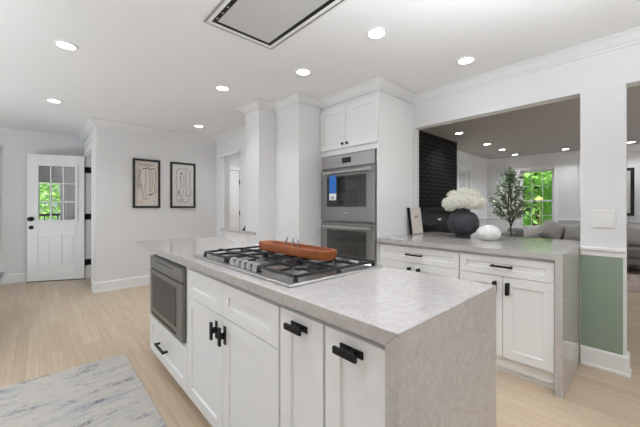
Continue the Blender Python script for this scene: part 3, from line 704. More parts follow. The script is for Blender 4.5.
# things on the peninsula
def board():
    r = thing('display_board', 'pale board with a small dark scribble leaning against the oven tower', 'board', (3.10, 1.80, 0.9165))
    mb = MB().box(2.990, 3.215, -0.010, 0.010, 0.0, 0.292)
    M = Matrix.Translation((0, 1.778, 0.9185)) @ Matrix.Rotation(R(-7), 4, 'X')
    mb.xf(M).build('panel', board_m, r, bevel=0.002)
    MB().box(2.978, 2.9898, -0.011, 0.018, 0.0, 0.292).xf(M).build('dark_edge', black_m, r)
    s = MB()
    pts = [(3.06 + 0.008 * i, -0.0115, 0.19 + 0.014 * math.sin(i * 1.7) + 0.004 * math.cos(i * 3.1)) for i in range(12)]
    s.tube(pts, 0.0022, 6).xf(M).build('scribble', ink2_m, r)
board()
def vase():
    r = thing('round_vase', 'round charcoal stoneware vase holding white hydrangeas', 'vase', (3.06, 1.262, 0.9155))
    prof = [(0.004, 0.916), (0.068, 0.916), (0.070, 0.920), (0.066, 0.944), (0.080, 0.955), (0.115, 0.976), (0.137, 1.010), (0.144, 1.052), (0.139, 1.096), (0.121, 1.138), (0.092, 1.163), (0.070, 1.168), (0.063, 1.176), (0.064, 1.200), (0.070, 1.206), (0.062, 1.206), (0.052, 1.198), (0.052, 1.17), (0.004, 1.168)]
    MB().lathe(prof, 48, (3.06, 1.262, 0)).build('vessel', vase_m, r, smooth='auto')
    labels = [('white hydrangea head at the left edge of the bouquet', (-0.03, 0.155, 1.245)), ('white hydrangea head at the right edge of the bouquet', (0.06, -0.15, 1.265)),
              ('white hydrangea head in the front centre of the bouquet, just above the vase rim', (-0.105, -0.020, 1.270)), ('topmost white hydrangea head of the bouquet', (0.02, 0.01, 1.345)),
              ('white hydrangea head upper left in the bouquet', (0.0, 0.105, 1.318)), ('white hydrangea head upper right in the bouquet', (0.06, -0.085, 1.325)),
              ('white hydrangea head low front left in the bouquet', (-0.075, 0.085, 1.255)), ('white hydrangea head low front right in the bouquet', (-0.055, -0.105, 1.262)),
              ('white hydrangea head at the back of the bouquet', (0.12, 0.03, 1.29))]
    for lb, (ox, oy, oz) in labels:
        ox *= 0.80; oy *= 0.80; oz = 1.215 + (oz - 1.215) * 0.98
        c = Vector((3.06 + ox, 1.262 + oy, oz))
        h = thing('hydrangea', lb, 'flower', (c.x, c.y, c.z), 'white hydrangeas in the charcoal vase')
        mb = MB(); rad = 0.064
        for k in range(110):
            zz = 1 - 2 * (k + 0.5) / 110; q = k * 2.39996; s_ = math.sqrt(1 - zz * zz)
            nrm = Vector((s_ * math.cos(q), s_ * math.sin(q), zz)); p = c + nrm * rad * random.uniform(0.80, 1.12)
            u = nrm.orthogonal().normalized(); u.rotate(Matrix.Rotation(random.uniform(0, 6.28), 3, nrm)); w = nrm.cross(u); e = random.uniform(0.012, 0.018)
            v = [p - nrm * 0.005]
            for j in range(4):
                a = j * math.pi / 2
                for da, rr, hh in ((-0.55, 0.85, 0.003), (0.0, 1.15, 0.006), (0.55, 0.85, 0.003)):
                    v.append(p + (u * math.cos(a + da) + w * math.sin(a + da)) * e * rr + nrm * (hh + random.uniform(-.001, .001)))
            mb.add(v, [(0, 1 + 3 * j, 2 + 3 * j, 3 + 3 * j) for j in range(4)])
        mb.lathe([(0.002, c.z - rad * .84), (rad * .6, c.z - rad * .6), (rad * .84, c.z), (rad * .6, c.z + rad * .6), (0.002, c.z + rad * .84)], 16, (c.x, c.y, 0))
        mb.build('bloom', petal_m, h)
        b = Vector((3.06 + ox * 0.12, 1.262 + oy * 0.12, 1.172))
        MB().tube([b, b.lerp(c, 0.45) + Vector((0, 0, 0.004)), c - Vector((ox, oy, 0)) * 0.12], 0.0045, 6).build('stem', stem_m, h)
vase()
def low_pot():
    n = 40; prof = [(0.004, 0.916), (0.062, 0.916), (0.085, 0.928), (0.106, 0.955), (0.110, 0.980), (0.100, 1.008), (0.078, 1.030), (0.052, 1.043), (0.044, 1.050), (0.040, 1.049), (0.036, 1.035), (0.004, 1.03)]
    mb = MB(); v = []
    N = 96
    for r_, z in prof:
        for j in range(N):
            q = 2 * math.pi * j / N; k = 1 + (0.018 * math.cos(12 * q) if 0.93 < z < 1.044 and r_ > 0.05 else 0)
            r_ = r_
            v.append((3.03 + 0.93 * r_ * k * math.cos(q), 1.022 + 0.93 * r_ * k * math.sin(q), z))
    f = [(i * N + j, i * N + (j + 1) % N, (i + 1) * N + (j + 1) % N, (i + 1) * N + j) for i in range(len(prof) - 1) for j in range(N)] + [tuple(range(N - 1, -1, -1)), tuple(range((len(prof) - 1) * N, len(prof) * N))]
    o = mb.add(v, f).build('bud_vase', white_pot_m, origin=(3.03, 1.022, 0.916), smooth='auto')
    tag(o, 'squat white ribbed ceramic vase beside the charcoal vase', 'vase')
low_pot()

# pillar light switch
def switch():
    r = thing('light_switch', 'white double rocker switch plate on the pillar above the chair rail', 'switch', (3.119, 0.2515, 1.127))
    MB().box(3.112, 3.1195, 0.188, 0.315, 1.060, 1.194).build('plate', plastic_m, r, bevel=0.003)
    for y in (0.226, 0.277): MB().box(3.108, 3.1125, y - 0.0165, y + 0.0165, 1.094, 1.160).build('rocker', plastic_m, r, bevel=0.0015)
switch()

# ------------------------------------------------------------------ ceiling hood
def hood():
    r = thing('ceiling_hood', 'stainless extractor hood set flush into the ceiling above the island', 'extractor hood', (1.08, 1.52, H))
    x0, x1, y0, y1 = 0.811, 1.344, 1.03, 2.029
    def frame(mb, a, b, z0, z1):
        mb.box(x0 + a, x1 - a, y0 + a, y0 + b, z0, z1).box(x0 + a, x1 - a, y1 - b, y1 - a, z0, z1).box(x0 + a, x0 + b, y0 + b, y1 - b, z0, z1).box(x1 - b, x1 - a, y0 + b, y1 - b, z0, z1); return mb
    frame(MB(), 0, 0.010, H - 0.012, H).build('outer_rim', steel_m, r, bevel=0.002)
    frame(MB(), 0.0101, 0.036, H - 0.009, H).build('trim_ring', plastic_m, r, bevel=0.002)
    frame(MB(), 0.0361, 0.066, H - 0.0065, H).build('suction_gap', black_m, r)
    MB().box(x0 + 0.0665, x1 - 0.0665, y0 + 0.0665, y1 - 0.0665, H - 0.009, H - 0.0005).build('panel', hood_m, r, bevel=0.003)
    for k in range(3): MB().cyl((x0 + 0.051, y1 - 0.10 - k * 0.075, H - 0.010), 0.008, 0.0034, 16).build('button', chrome_m, r)
hood()

# ------------------------------------------------------------------ recessed lights
def downlight(loc, label, group, proto=None):
    if proto: return copy_thing(proto, loc, label)
    r = thing('recessed_light', label, 'ceiling light', loc, group)
    x, y, z = loc
    MB().lathe([(0.076, z - 0.0005), (0.076, z - 0.004), (0.070, z - 0.007), (0.057, z - 0.0075), (0.057, z - 0.0005)], 36, (x, y, 0)).build('trim_ring', trim_m, r, smooth='auto')
    MB().lathe([(0.0565, z - 0.0005), (0.0565, z - 0.005), (0.003, z - 0.0055)], 36, (x, y, 0)).build('lens', lamp_m, r, smooth='auto')
    return r
def lamp(loc, power, i):
    o = area('downlight_lamp', (loc[0], loc[1], loc[2] - 0.012), (0, 0, 0), 0.11, 0.11, power, (0.90, 0.955, 1.0), 'DISK', R(115))
kl = [((0.154, 3.051), 'large recessed ceiling light at the upper left, left of the extractor hood'),
      ((0.131, 4.738), 'recessed ceiling light in front of the open entry door'),
      ((1.814, 4.726), 'smallest recessed ceiling light in the kitchen, by the corner right of the two pictures'),
      ((1.415, 3.048), 'recessed ceiling light in front of the narrow white column'),
      ((1.787, 2.177), 'recessed ceiling light in front of the white cabinet above the oven'),
      ((1.778, 1.339), 'largest recessed ceiling light, to the right of the extractor hood'),
      ((2.663, 1.073), 'recessed ceiling light next to the crown moulding over the wide opening')]
proto = None
for i, ((x, y), lb) in enumerate(kl):
    o = downlight((x, y, H), lb, 'recessed kitchen ceiling lights', proto); proto = proto or o; lamp((x, y, H), DOWNLIGHT_W, i)
ll = [((5.209, 2.215), 'recessed living room light nearest the opening, beside the black brick'), ((6.53, 2.228), 'second recessed living room light in the row from the black brick'),
      ((7.396, 2.222), 'third recessed living room light in the row from the black brick'), ((8.331, 2.226), 'last recessed living room light of the row, above the window corner'),
      ((8.337, 1.28), 'recessed living room light alone above the sofa, right of the green window'), ((8.361, 0.293), 'recessed living room light seen through the narrow right opening above the black frame')]
for (x, y), lb in (((0.15, 1.34), 'added unseen ceiling light above the walkway beside the two-door island unit'), ((-1.4, 4.74), 'added unseen ceiling light over the glass table'), ((-1.4, 1.34), 'added unseen ceiling light over the rug'), ((1.78, -0.6), 'added unseen ceiling light behind the island end')):
    downlight((x, y, H), lb, None, proto); lamp((x, y, H), DOWNLIGHT_W, 0)  # extra unseen downlights, added to even out the kitchen light
proto2 = None
for i, ((x, y), lb) in enumerate(ll):
    if proto2 is None: proto2 = downlight((x, y, H), lb, 'recessed living room ceiling lights')
    else: downlight((x, y, H), lb, None, proto2)
    lamp((x, y, H), LIVING_W * (0.5 if x > 8 else 1.1), i)

# ------------------------------------------------------------------ pictures on the back wall
def picture(x0, x1, z0, z1, label, paper, strokes, w=0.031):
    r = thing('framed_picture', label, 'picture', ((x0 + x1) / 2, 5.335, z0), 'pair of framed line drawings')
    y0, y1 = 5.322, 5.348
    MB().box(x0, x1, y0, y1, z0, z0 + w).box(x0, x1, y0, y1, z1 - w, z1).box(x0, x0 + w, y0, y1, z0 + w, z1 - w).box(x1 - w, x1, y0, y1, z0 + w, z1 - w).build('frame', frame_m, r, bevel=0.002)
    p = MB().box(x0 + w, x1 - w, 5.338, 5.346, z0 + w, z1 - w).build('art_paper', paper, r)
    W_, H_ = x1 - x0, z1 - z0
    for m, nm in ((ink_m, 'ink_lines'), (ink2_m, 'brown_lines')):
        mb = MB()
        for kind, rad, pts in strokes:
            if (kind == 'b') != (nm == 'ink_lines'): continue
            q = [(x0 + W_ * u, 5.3368, z1 - H_ * v) for u, v in pts]
            # smooth the stroke with Catmull-Rom steps
            Q = [Vector(a) for a in q]; out = []
            for i in range(len(Q) - 1):
                p0 = Q[max(i - 1, 0)]; p1 = Q[i]; p2 = Q[i + 1]; p3 = Q[min(i + 2, len(Q) - 1)]
                for k in range(5):
                    t = k / 5; out.append(0.5 * ((2 * p1) + (p2 - p0) * t + (2 * p0 - 5 * p1 + 4 * p2 - p3) * t * t + (3 * p1 - p0 - 3 * p2 + p3) * t ** 3))
            out.append(Q[-1])
            mb.tube(out, rad * 1.05, 5)
        if mb.v:
            for i in range(len(mb.v)): a, b, c = mb.v[i]; mb.v[i] = (a, 5.3368 + (b - 5.3368) * 0.2, c)
            mb.build(nm, m, p)
picture(1.048, 1.431, 1.200, 1.957, 'framed line drawing on pinkish paper, the picture nearer the entry door', paper_m, [
    ('b', .004, [(.22, .115), (.40, .125), (.55, .105), (.76, .12)]), ('b', .006, [(.34, .205), (.48, .185), (.62, .20), (.74, .18), (.78, .19)]), ('b', .0035, [(.45, .13), (.56, .16), (.66, .12)]),
    ('b', .003, [(.30, .22), (.22, .35), (.27, .48), (.21, .56), (.30, .62), (.30, .52), (.24, .55)]), ('b', .003, [(.80, .2), (.83, .4), (.78, .58), (.82, .68), (.60, .72), (.56, .74)]),
    ('b', .006, [(.57, .735), (.66, .725), (.72, .705)]), ('b', .0028, [(.33, .62), (.36, .74), (.42, .82), (.55, .81)]), ('r', .003, [(.44, .24), (.47, .42), (.43, .60), (.50, .76)]), ('r', .003, [(.58, .22), (.62, .45), (.60, .66)]),
    ('r', .003, [(.68, .24), (.70, .5), (.66, .68)]), ('r', .0028, [(.25, .87), (.30, .885), (.36, .87)]), ('r', .0028, [(.72, .86), (.80, .85)]), ('r', .003, [(.20, .2), (.26, .3), (.20, .42), (.17, .6)])])
picture(1.581, 1.985, 1.198, 1.956, 'framed line drawing on pale grey paper, the picture nearer the column', paper2_m, [
    ('b', .003, [(.24, .28), (.26, .18), (.36, .13), (.50, .15), (.60, .13), (.74, .17), (.78, .28), (.77, .50), (.80, .68), (.72, .74)]), ('b', .006, [(.38, .24), (.44, .235), (.46, .26)]), ('b', .005, [(.36, .32), (.43, .315)]),
    ('b', .003, [(.44, .2), (.40, .34), (.42, .5), (.36, .62), (.40, .72), (.52, .74)]), ('b', .0028, [(.62, .16), (.60, .3), (.63, .5), (.62, .72)]), ('b', .005, [(.31, .62), (.32, .66), (.34, .70)]),
    ('b', .0028, [(.25, .3), (.22, .46), (.27, .6), (.25, .76)]), ('r', .004, [(.26, .78), (.30, .88), (.42, .87), (.46, .80), (.52, .87), (.66, .86), (.74, .78), (.70, .72), (.56, .72)]), ('r', .003, [(.33, .68), (.40, .80), (.36, .86)]), ('r', .003, [(.52, .3), (.54, .5), (.50, .7)])])

# ------------------------------------------------------------------ rugs and the table at the left edge
tag(MB().box(-1.35, 0.522, 0.35, 2.955, 0.0005, 0.009).build('area_rug', rug_m, origin=(-0.4, 1.6, 0.0005), bevel=0.003), 'distressed grey, blue and cream rug on the oak floor beside the island', 'rug')
def glass_table():
    r = thing('glass_table', 'low dark glass table with a chrome rim, cut off at the left edge', 'table', (-0.75, 4.4, 0))
    x0, x1, y0, y1 = -1.25, -0.272, 3.55, 5.227
    MB().box(x0, x1, y1 - 0.03, y1, 0.425, 0.45).box(x0, x1, y0, y0 + 0.03, 0.425, 0.45).box(x1 - 0.03, x1, y0 + .03, y1 - .03, 0.425, 0.45).box(x0, x0 + 0.03, y0 + .03, y1 - .03, 0.425, 0.45).build('rim', chrome_m, r, bevel=0.003)
    MB().box(x0 + .031, x1 - .031, y0 + .031, y1 - .031, 0.434, 0.444).build('glass_top', table_glass_m, r)
    for x in (x0 + 0.3, x1 - 0.42):
        for y in (y0 + 0.3, y1 - 0.45): MB().cyl((x, y, 0), 0.02, 0.433, 16).build('leg', chrome_m, r)
glass_table()

# ------------------------------------------------------------------ living room
def brick_chimney():
    r = thing('brick_fireplace', 'black painted brick chimney breast with a black mantel and firebox surround', 'fireplace', (5.15, 2.78, 0))
    x0, x1, yf = 4.30, 5.95, 2.566
    MB().box(x0 + 0.004, x1 - 0.004, yf + 0.006, 2.989, 0, H - 0.001).build('backing', mortar_m, r)
    b = MB(); rows = int(H / 0.0685)
    for k in range(rows + 1):
        z0 = k * 0.0685 + 0.006; z1 = min(z0 + 0.0560, H - 0.002)
        if z1 - z0 < 0.01: continue
        off = 0.0 if k % 2 else 0.105; x = x0 - off
        while x < x1:
            a = max(x + 0.006, x0); c = min(x + 0.204, x1)
            if c - a > 0.02: j = random.uniform(-0.0015, 0.0015); b.box(a, c, yf + j, yf + 0.03, z0, z1)
            x += 0.21
        for (ya, yb) in ((yf + 0.034, yf + 0.21), (yf + 0.218, 2.988)): b.box(x1 - 0.03, x1, ya, yb, z0, z1); b.box(x0, x0 + 0.03, ya, yb, z0, z1)
    b.build('brickwork', brick_m, r, bevel=0.002, seg=1)
    MB().box(4.40, 5.88, 2.42, 2.565, 1.15, 1.20).build('mantel_shelf', black_m, r, bevel=0.004)
    MB().box(4.50, 4.74, 2.525, 2.565, 0.0, 1.149).box(5.56, 5.80, 2.525, 2.565, 0.0, 1.149).box(4.74, 5.56, 2.525, 2.565, 0.80, 1.149).build('surround', gloss_black_m, r, bevel=0.003)
    MB().box(4.745, 5.555, 2.530, 2.565, 0.0, 0.795).build('firebox_door', gloss_black_m, r, bevel=0.003)
    MB().box(5.08, 5.19, 2.518, 2.5245, 0.985, 1.020).build('maker_plate', plastic_m, r)
    MB().box(4.45, 5.85, 2.25, 2.52, 0.0, 0.05).build('hearth', black_m, r, bevel=0.004)
brick_chimney()

def living_windows():
    # double-hung window in the far wall
    y0, y1, z0, z1 = 1.555, 2.235, 0.66, 2.105
    w = struct('window_2', MB().box(8.742, 8.76, y0 - 0.078, y0, z0 - 0.02, z1 + 0.078).box(8.742, 8.76, y1, y1 + 0.078, z0 - 0.02, z1 + 0.078).box(8.742, 8.76, y0, y1, z1, z1 + 0.078)
               .box(8.76, 8.86, y0, y0 + 0.014, z0, z1).box(8.76, 8.86, y1 - 0.014, y1, z0, z1).box(8.76, 8.86, y0, y1, z1 - 0.014, z1), trim_m, 0.003)
    MB().box(8.70, 8.86, y0 - 0.09, y1 + 0.09, z0 - 0.035, z0).build('window_sill', trim_m, w, bevel=0.003)
    zm = 1.345; ya, yb = y0 + 0.014, y1 - 0.014
    for nm, a, b, x in (('upper_sash', zm, z1 - 0.014, 8.82), ('lower_sash', z0, zm + 0.035, 8.80)):
        s = MB().box(x, x + 0.03, ya, ya + 0.035, a, b).box(x, x + 0.03, yb - 0.035, yb, a, b).box(x, x + 0.03, ya, yb, a, a + 0.04).box(x, x + 0.03, ya, yb, b - 0.035, b)
        for k in (1, 2): yy = ya + (yb - ya) * k / 3; s.box(x + 0.006, x + 0.024, yy - 0.005, yy + 0.005, a, b)
        zz = (a + b) / 2; s.box(x + 0.006, x + 0.024, ya, yb, zz - 0.005, zz + 0.005)
        so = s.build(nm, trim_m, w)
        MB().box(x + 0.013, x + 0.017, ya + 0.03, yb - 0.03, a + 0.035, b - 0.03).build('glass_pane', glass_m, so)
    # small window with blinds behind the fireplace
    x0, x1, z0, z1 = 7.0, 7.63, 0.80, 2.07
    w = struct('window_3', MB().box(x0 - 0.075, x0, 2.972, 2.99, z0 - .02, z1 + 0.08).box(x1, x1 + 0.078, 2.972, 2.99, z0 - .02, z1 + 0.08).box(x0, x1, 2.972, 2.99, z1, z1 + 0.08).box(x0, x0 + .014, 2.99, 3.09, z0, z1).box(x1 - .014, x1, 2.99, 3.09, z0, z1), trim_m, 0.003)
    MB().box(x0 - 0.09, x1 + 0.09, 2.94, 3.09, z0 - 0.03, z0).build('window_sill', trim_m, w)
    s = MB(); xm = (x0 + x1) / 2
    for a in (x0 + .014, x1 - .044): s.box(a, a + .03, 3.05, 3.08, z0, z1)
    for z in (z0, 1.42, z1 - 0.035): s.box(x0 + .014, x1 - .014, 3.05, 3.08, z, z + 0.035)
    s.build('sash', trim_m, w)
    MB().box(x0 + .03, x1 - .03, 3.063, 3.067, z0 + .03, z1 - .03).build('glass_pane', glass_m, w)
    b = thing('window_blind', 'pale slatted blind in the small window behind the fireplace', 'blind', (xm, 3.02, z1))
    sl = MB(); z = z1 - 0.05
    while z > z0 + 0.03:
        sl.add([(x0 + .02, 3.012, z - .013), (x1 - .02, 3.012, z - .013), (x1 - .02, 3.022, z + .013), (x0 + .02, 3.022, z + .013), (x0 + .02, 3.014, z - .013), (x1 - .02, 3.014, z - .013), (x1 - .02, 3.024, z + .013), (x0 + .02, 3.024, z + .013)], [(0, 1, 2, 3), (7, 6, 5, 4), (0, 4, 5, 1), (1, 5, 6, 2), (2, 6, 7, 3), (3, 7, 4, 0)]); z -= 0.030
    sl.build('slats', blind_m, b)
    MB().box(x0 + 0.016, x1 - 0.016, 3.005, 3.04, z1 - 0.045, z1 - 0.002).build('head_rail', trim_m, b)
living_windows()

def added_windows():
    # unseen windows added to let more light into the kitchen and living room
    def frame_y(name, y, x0, x1, z0, z1, nx):
        s = MB().box(x0, x0 + .05, y - .03, y + .03, z0, z1).box(x1 - .05, x1, y - .03, y + .03, z0, z1).box(x0, x1, y - .03, y + .03, z0, z0 + .05).box(x0, x1, y - .03, y + .03, z1 - .05, z1)
        for k in range(1, nx): x = x0 + (x1 - x0) * k / nx; s.box(x - .03, x + .03, y - .03, y + .03, z0, z1)
        return struct(name, s, trim_m)
    def frame_x(name, x, y0, y1, z0, z1, ny):
        s = MB().box(x - .03, x + .03, y0, y0 + .05, z0, z1).box(x - .03, x + .03, y1 - .05, y1, z0, z1).box(x - .03, x + .03, y0, y1, z0, z0 + .05).box(x - .03, x + .03, y0, y1, z1 - .05, z1)
        for k in range(1, ny): y = y0 + (y1 - y0) * k / ny; s.box(x - .03, x + .03, y - .03, y + .03, z0, z1)
        w = struct(name, s, trim_m); return w
    frame_y('window_4', -2.45, -1.2, 2.4, 0.65, 2.25, 3)
    frame_x('window_5', -2.55, -1.1, 2.3, 0.7, 2.2, 3)
    frame_y('window_6', -3.25, 4.1, 7.9, 0.6, 2.2, 3)
    w = frame_x('window_7', -2.55, 3.75, 5.15, 0.05, 2.1, 2)
    MB().box(-2.553, -2.547, 3.80, 5.10, 0.1, 2.05).build('glass_pane', glass_m, w)
added_windows()

def pillow_mesh(w, h, t, M, n=14):
    mb = MB(); v = []; f = []
    for side in (1, -1):
        for i in range(n + 1):
            for j in range(n + 1):
                a = -1 + 2 * i / n; b = -1 + 2 * j / n
                th = (max(0, (1 - a ** 4)) * max(0, (1 - b ** 4))) ** 0.45
                pin = 1 - 0.07 * (1 - abs(a * b)) * (1 if True else 0)
                pa = a * (1 - 0.06 * (1 - b * b)); pb = b * (1 - 0.06 * (1 - a * a))
                v.append(M @ Vector((side * t / 2 * th, pa * w / 2, pb * h / 2)))
    N = (n + 1) ** 2
    for s_ in (0, 1):
        for i in range(n):
            for j in range(n):
                a = s_ * N + i * (n + 1) + j; q = (a, a + n + 1, a + n + 2, a + 1); f.append(q if s_ == 0 else q[::-1])
    return mb.add(v, f)
def cushion(name, label, loc, w, h, t, m, tilt=20, yaw=0, roll=0):
    M = Matrix.Translation(loc) @ Matrix.Rotation(R(yaw), 4, 'Z') @ Matrix.Rotation(R(tilt), 4, 'Y') @ Matrix.Rotation(R(roll), 4, 'X')
    o = pillow_mesh(w, h, t, M).build(name, m, origin=tuple(loc), smooth=True); tag(o, label, 'cushion', 'cushions on the grey sofa'); return o
def sofa():
    r = thing('sofa', 'long grey upholstered sofa under the living room window', 'sofa', (8.28, 1.0, 0))
    ya, yb = -0.75, 2.42
    MB().box(7.90, 8.68, ya, yb, 0.16, 0.30).build('base', sofa_m, r, bevel=0.03, seg=3)
    MB().box(8.42, 8.69, ya, yb, 0.30, 0.70).build('backrest', sofa_m, r, bevel=0.05, seg=4)
    for a, b in ((ya, ya + 0.2), (yb - 0.2, yb)): MB().box(7.88, 8.68, a, b, 0.16, 0.62).build('armrest', sofa_m, r, bevel=0.05, seg=4)
    n = 4; L = (yb - ya - 0.4) / n
    for k in range(n):
        y0 = ya + 0.2 + k * L
        MB().box(7.86, 8.43, y0 + 0.004, y0 + L - 0.004, 0.302, 0.47).build('seat_cushion', sofa_m, r, bevel=0.045, seg=4)
    for x in (7.97, 8.6):
        for y in (ya + 0.1, yb - 0.1): MB().lathe([(0.018, 0), (0.026, 0.16)], 14, (x, y, 0)).build('leg', black_m, r)
    cushion('cushion', 'large grey cushion standing on one corner on the sofa below the window corner', (8.24, 1.50, 0.705), 0.42, 0.42, 0.16, cush_m, 20, 10, 24)
    cushion('cushion', 'grey cushion just right of the large tilted one on the sofa', (8.26, 1.12, 0.655), 0.40, 0.38, 0.14, cush_m, 22, -6, -10)
    cushion('cushion', 'lighter grey cushion low on the sofa in front of the window', (8.26, 1.86, 0.640), 0.36, 0.34, 0.14, cush2_m, 22, 0, -6)
    cushion('cushion', 'grey cushion on the sofa seen through the narrow right opening', (8.22, 0.235, 0.675), 0.36, 0.40, 0.14, cush2_m, 22, 0, 12)
    cushion('cushion', 'pale cushion at the picture edge on the sofa, in the narrow right opening', (8.24, -0.18, 0.655), 0.38, 0.38, 0.14, cush2_m, 24, 0, -8)
sofa()
tag(MB().box(6.28, 7.75, -1.6, 1.7, 0.0005, 0.012).build('living_rug', rug2_m, origin=(7.0, 0, 0.0005), bevel=0.003), 'worn grey and pink rug on the living room floor in front of the sofa', 'rug')
def wall_picture():
    r = thing('wall_picture', 'black framed picture on the living room wall, seen through the narrow right opening', 'picture', (8.74, 0.62, 1.035))
    y0, y1, z0, z1, w = 0.258, 0.95, 1.035, 2.0, 0.055
    MB().box(8.722, 8.757, y0, y1, z0, z0 + w).box(8.722, 8.757, y0, y1, z1 - w, z1).box(8.722, 8.757, y0, y0 + w, z0 + w, z1 - w).box(8.722, 8.757, y1 - w, y1, z0 + w, z1 - w).build('frame', frame_m, r, bevel=0.003)
    MB().box(8.742, 8.756, y0 + w, y1 - w, z0 + w, z1 - w).build('pale_sheet', paper2_m, r)
wall_picture()

# ------------------------------------------------------------------ plants
def leaf_cloud(mb, n, centre, rad, size, aspect=0.5, shell=0.0):
    for _ in range(n):
        while True:
            d = Vector((random.uniform(-1, 1), random.uniform(-1, 1), random.uniform(-1, 1)))
            if shell <= d.length <= 1: break
        p = Vector((centre[0] + d.x * rad[0], centre[1] + d.y * rad[1], centre[2] + d.z * rad[2]))
        a = Vector((random.gauss(0, 1), random.gauss(0, 1), random.gauss(0, 0.7))).normalized(); b = a.orthogonal().normalized(); b.rotate(Matrix.Rotation(random.uniform(0, 6.28), 3, a))
        s_ = size * random.uniform(0.7, 1.3); nn = a.cross(b)
        mb.add([p, p + a * s_ * .5 + b * s_ * aspect * .5 + nn * s_ * .06, p + a * s_, p + a * s_ * .5 - b * s_ * aspect * .5 + nn * s_ * .06], [(0, 1, 2, 3)])
def olive():
    bx, by = 7.0, 1.945
    r = thing('olive_tree', 'slender olive tree in a pot standing beside the living room window', 'tree', (bx, by, 0))
    MB().lathe([(0.10, 0), (0.15, 0.30), (0.155, 0.32), (0.14, 0.32), (0.135, 0.27), (0.004, 0.265)], 28, (bx, by, 0)).build('pot', white_pot_m, r, smooth='auto')
    tr = MB(); tr.tube([(bx, by, 0.26), (bx + .01, by - .005, 0.55), (bx, by, 0.82), (bx + .01, by + .02, 0.95)], [0.020, 0.018, 0.016, 0.013], 8)
    br = []; base = None
    tips = []
    for k in range(46):
        t = (k + 0.5) / 46; h = 1.08 + 0.88 * t
        w = 0.41 * (1 - ((t - 0.22) / 0.80) ** 1.15) if t > 0.22 else 0.41 * (0.75 + 1.1 * t)
        w = max(w, 0.03); q = k * 2.39996
        e = Vector((bx + math.cos(q) * w * random.uniform(.75, 1.1), by + math.sin(q) * w * random.uniform(.75, 1.1), h + random.uniform(-.03, .06)))
        s0 = Vector((bx + 0.01, by + 0.005, max(0.90, h - 0.26 - 0.22 * w)))
        mid = s0.lerp(e, 0.5) + Vector((0, 0, -0.02)); tips.append((s0, mid, e)); tr.tube([s0, mid, e], [0.006, 0.004, 0.002], 5)
    tr.tube([(bx, by, 0.82), (bx + .01, by - .08, 1.05), (bx, by - .15, 1.25)], [0.012, 0.009, 0.005], 6); tr.tube([(bx, by, 0.82), (bx, by + .05, 1.1), (bx, by + .03, 1.6), (bx, by + .02, 1.93)], [0.013, 0.011, 0.008, 0.003], 6)
    tr.build('trunk', bark_m, r, smooth=True)
    lv = MB()
    for s0, m_, e in tips:
        for k in range(17):
            t = random.uniform(0.35, 1.05); p = (m_ if t < 0.5 else m_.lerp(e, (t - .5) * 2)) if t >= .5 else s0.lerp(m_, t * 2)
            d = (e - s0).normalized() * 0.5 + Vector((random.gauss(0, .6), random.gauss(0, .6), random.gauss(0.1, .5))); d.normalize()
            b = d.orthogonal().normalized(); b.rotate(Matrix.Rotation(random.uniform(0, 6.28), 3, d)); s_ = random.uniform(0.07, 0.115)
            p = p + Vector((random.gauss(0, .012), random.gauss(0, .012), random.gauss(0, .012)))
            lv.add([p, p + d * s_ * .5 + b * s_ * .19, p + d * s_, p + d * s_ * .5 - b * s_ * .19], [(0, 1, 2, 3)])
    o = lv.build('leaves', olive_m, r); o['kind'] = 'stuff'
olive()

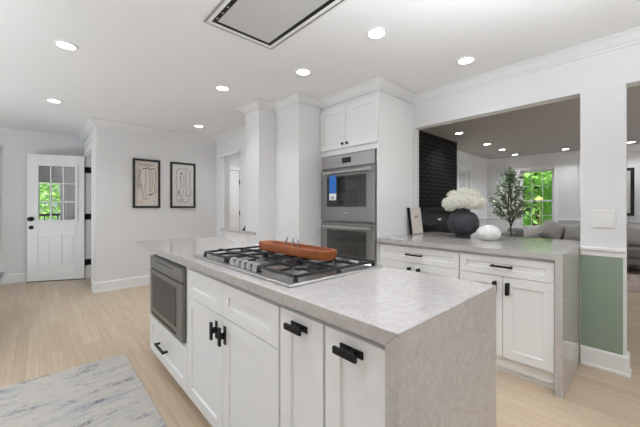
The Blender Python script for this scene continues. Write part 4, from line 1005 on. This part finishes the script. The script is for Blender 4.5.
# outdoors
tag(MB().box(8.9, 40, -25, 25, -0.5, -0.35).box(-2.65, 8.9, 7.12, 25, -0.5, -0.35).build('lawn', lawn_m, origin=(20, 0, -0.5)), 'green lawn outside the windows', 'grass', kind='stuff')
struct('added_patio', MB().box(-14, -2.65, -12, 14, -0.5, -0.12), mat('added_patio_paving', rgb(84, 84, 86), 0.9))  # unseen ground added in dark neutral grey to limit light bounced indoors
bump(MATS['added_patio_paving'], noise(MATS['added_patio_paving'], mapping(MATS['added_patio_paving']), 12, 5), 0.3, 0.01)
def out_tree(x, y, h, rad, m, label, n=2600, size=0.20):
    r = thing('garden_tree', label, 'tree', (x, y, -0.33), 'trees outside')
    MB().tube([(x, y, -0.33), (x + .05, y, h * .3), (x - .03, y + .04, h * .7)], [0.14, 0.11, 0.05], 10).build('trunk', bark_m, r, smooth=True)
    mb = MB(); k = 7
    for i in range(k):
        q = i * 2.4; c = (x + rad * .5 * math.cos(q), y + rad * .5 * math.sin(q), 0.05 + h * .2 + (h - .3 - h * .3) * i / (k - 1))
        leaf_cloud(mb, n // k, c, (rad * .5, rad * .5, h * .2), size)
    o = mb.build('crown', m, r)
out_tree(12.9, 2.80, 4.2, 1.5, tree1_m, 'bright green tree filling the living room window', 4200, 0.22)
out_tree(13.4, -1.4, 4.4, 1.6, tree2_m, 'deeper green tree outside, well to the right of the living room window', 2200)
out_tree(13.4, 7.2, 4.4, 1.6, tree2_m, 'deeper green tree outside, well to the left of the living room window', 2200)
out_tree(18.5, 4.1, 5.6, 2.3, tree2_m, 'tall deeper green tree behind the bright one outside the living room window', 4200, 0.30)
out_tree(0.55, 11.4, 3.6, 1.6, tree1_m, 'bright green tree seen through the glass of the entry door', 2200)
def railing():
    r = thing('deck_railing', 'dark deck railing seen through the bottom panes of the entry door', 'railing', (0.3, 8.4, -0.35))
    MB().box(-1.2, 1.8, 8.37, 8.43, 1.03, 1.08).build('top_rail', black_m, r)
    MB().box(-1.2, 1.8, 8.38, 8.42, 0.15, 0.19).build('bottom_rail', black_m, r)
    for x in (-1.2, 1.74): MB().box(x, x + .06, 8.37, 8.43, -0.35, 1.03).build('post', black_m, r)
    b = MB()
    for k in range(27): b.box(-1.08 + k * .105, -1.06 + k * .105, 8.39, 8.41, 0.19, 1.03)
    b.build('balusters', black_m, r)
railing()
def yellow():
    mb = MB(); leaf_cloud(mb, 150, (10.4, 2.18, 1.43), (0.07, 0.075, 0.06), 0.055)  # pale yellow clump on a thin stalk, standing in for a yellow spot
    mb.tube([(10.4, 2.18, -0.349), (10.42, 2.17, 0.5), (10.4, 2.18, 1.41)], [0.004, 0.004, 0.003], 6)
    tag(mb.build('yellow_clump', yellow_m, origin=(10.4, 2.18, -0.349)), 'pale yellow clump among the leaves outside the window', 'flower')
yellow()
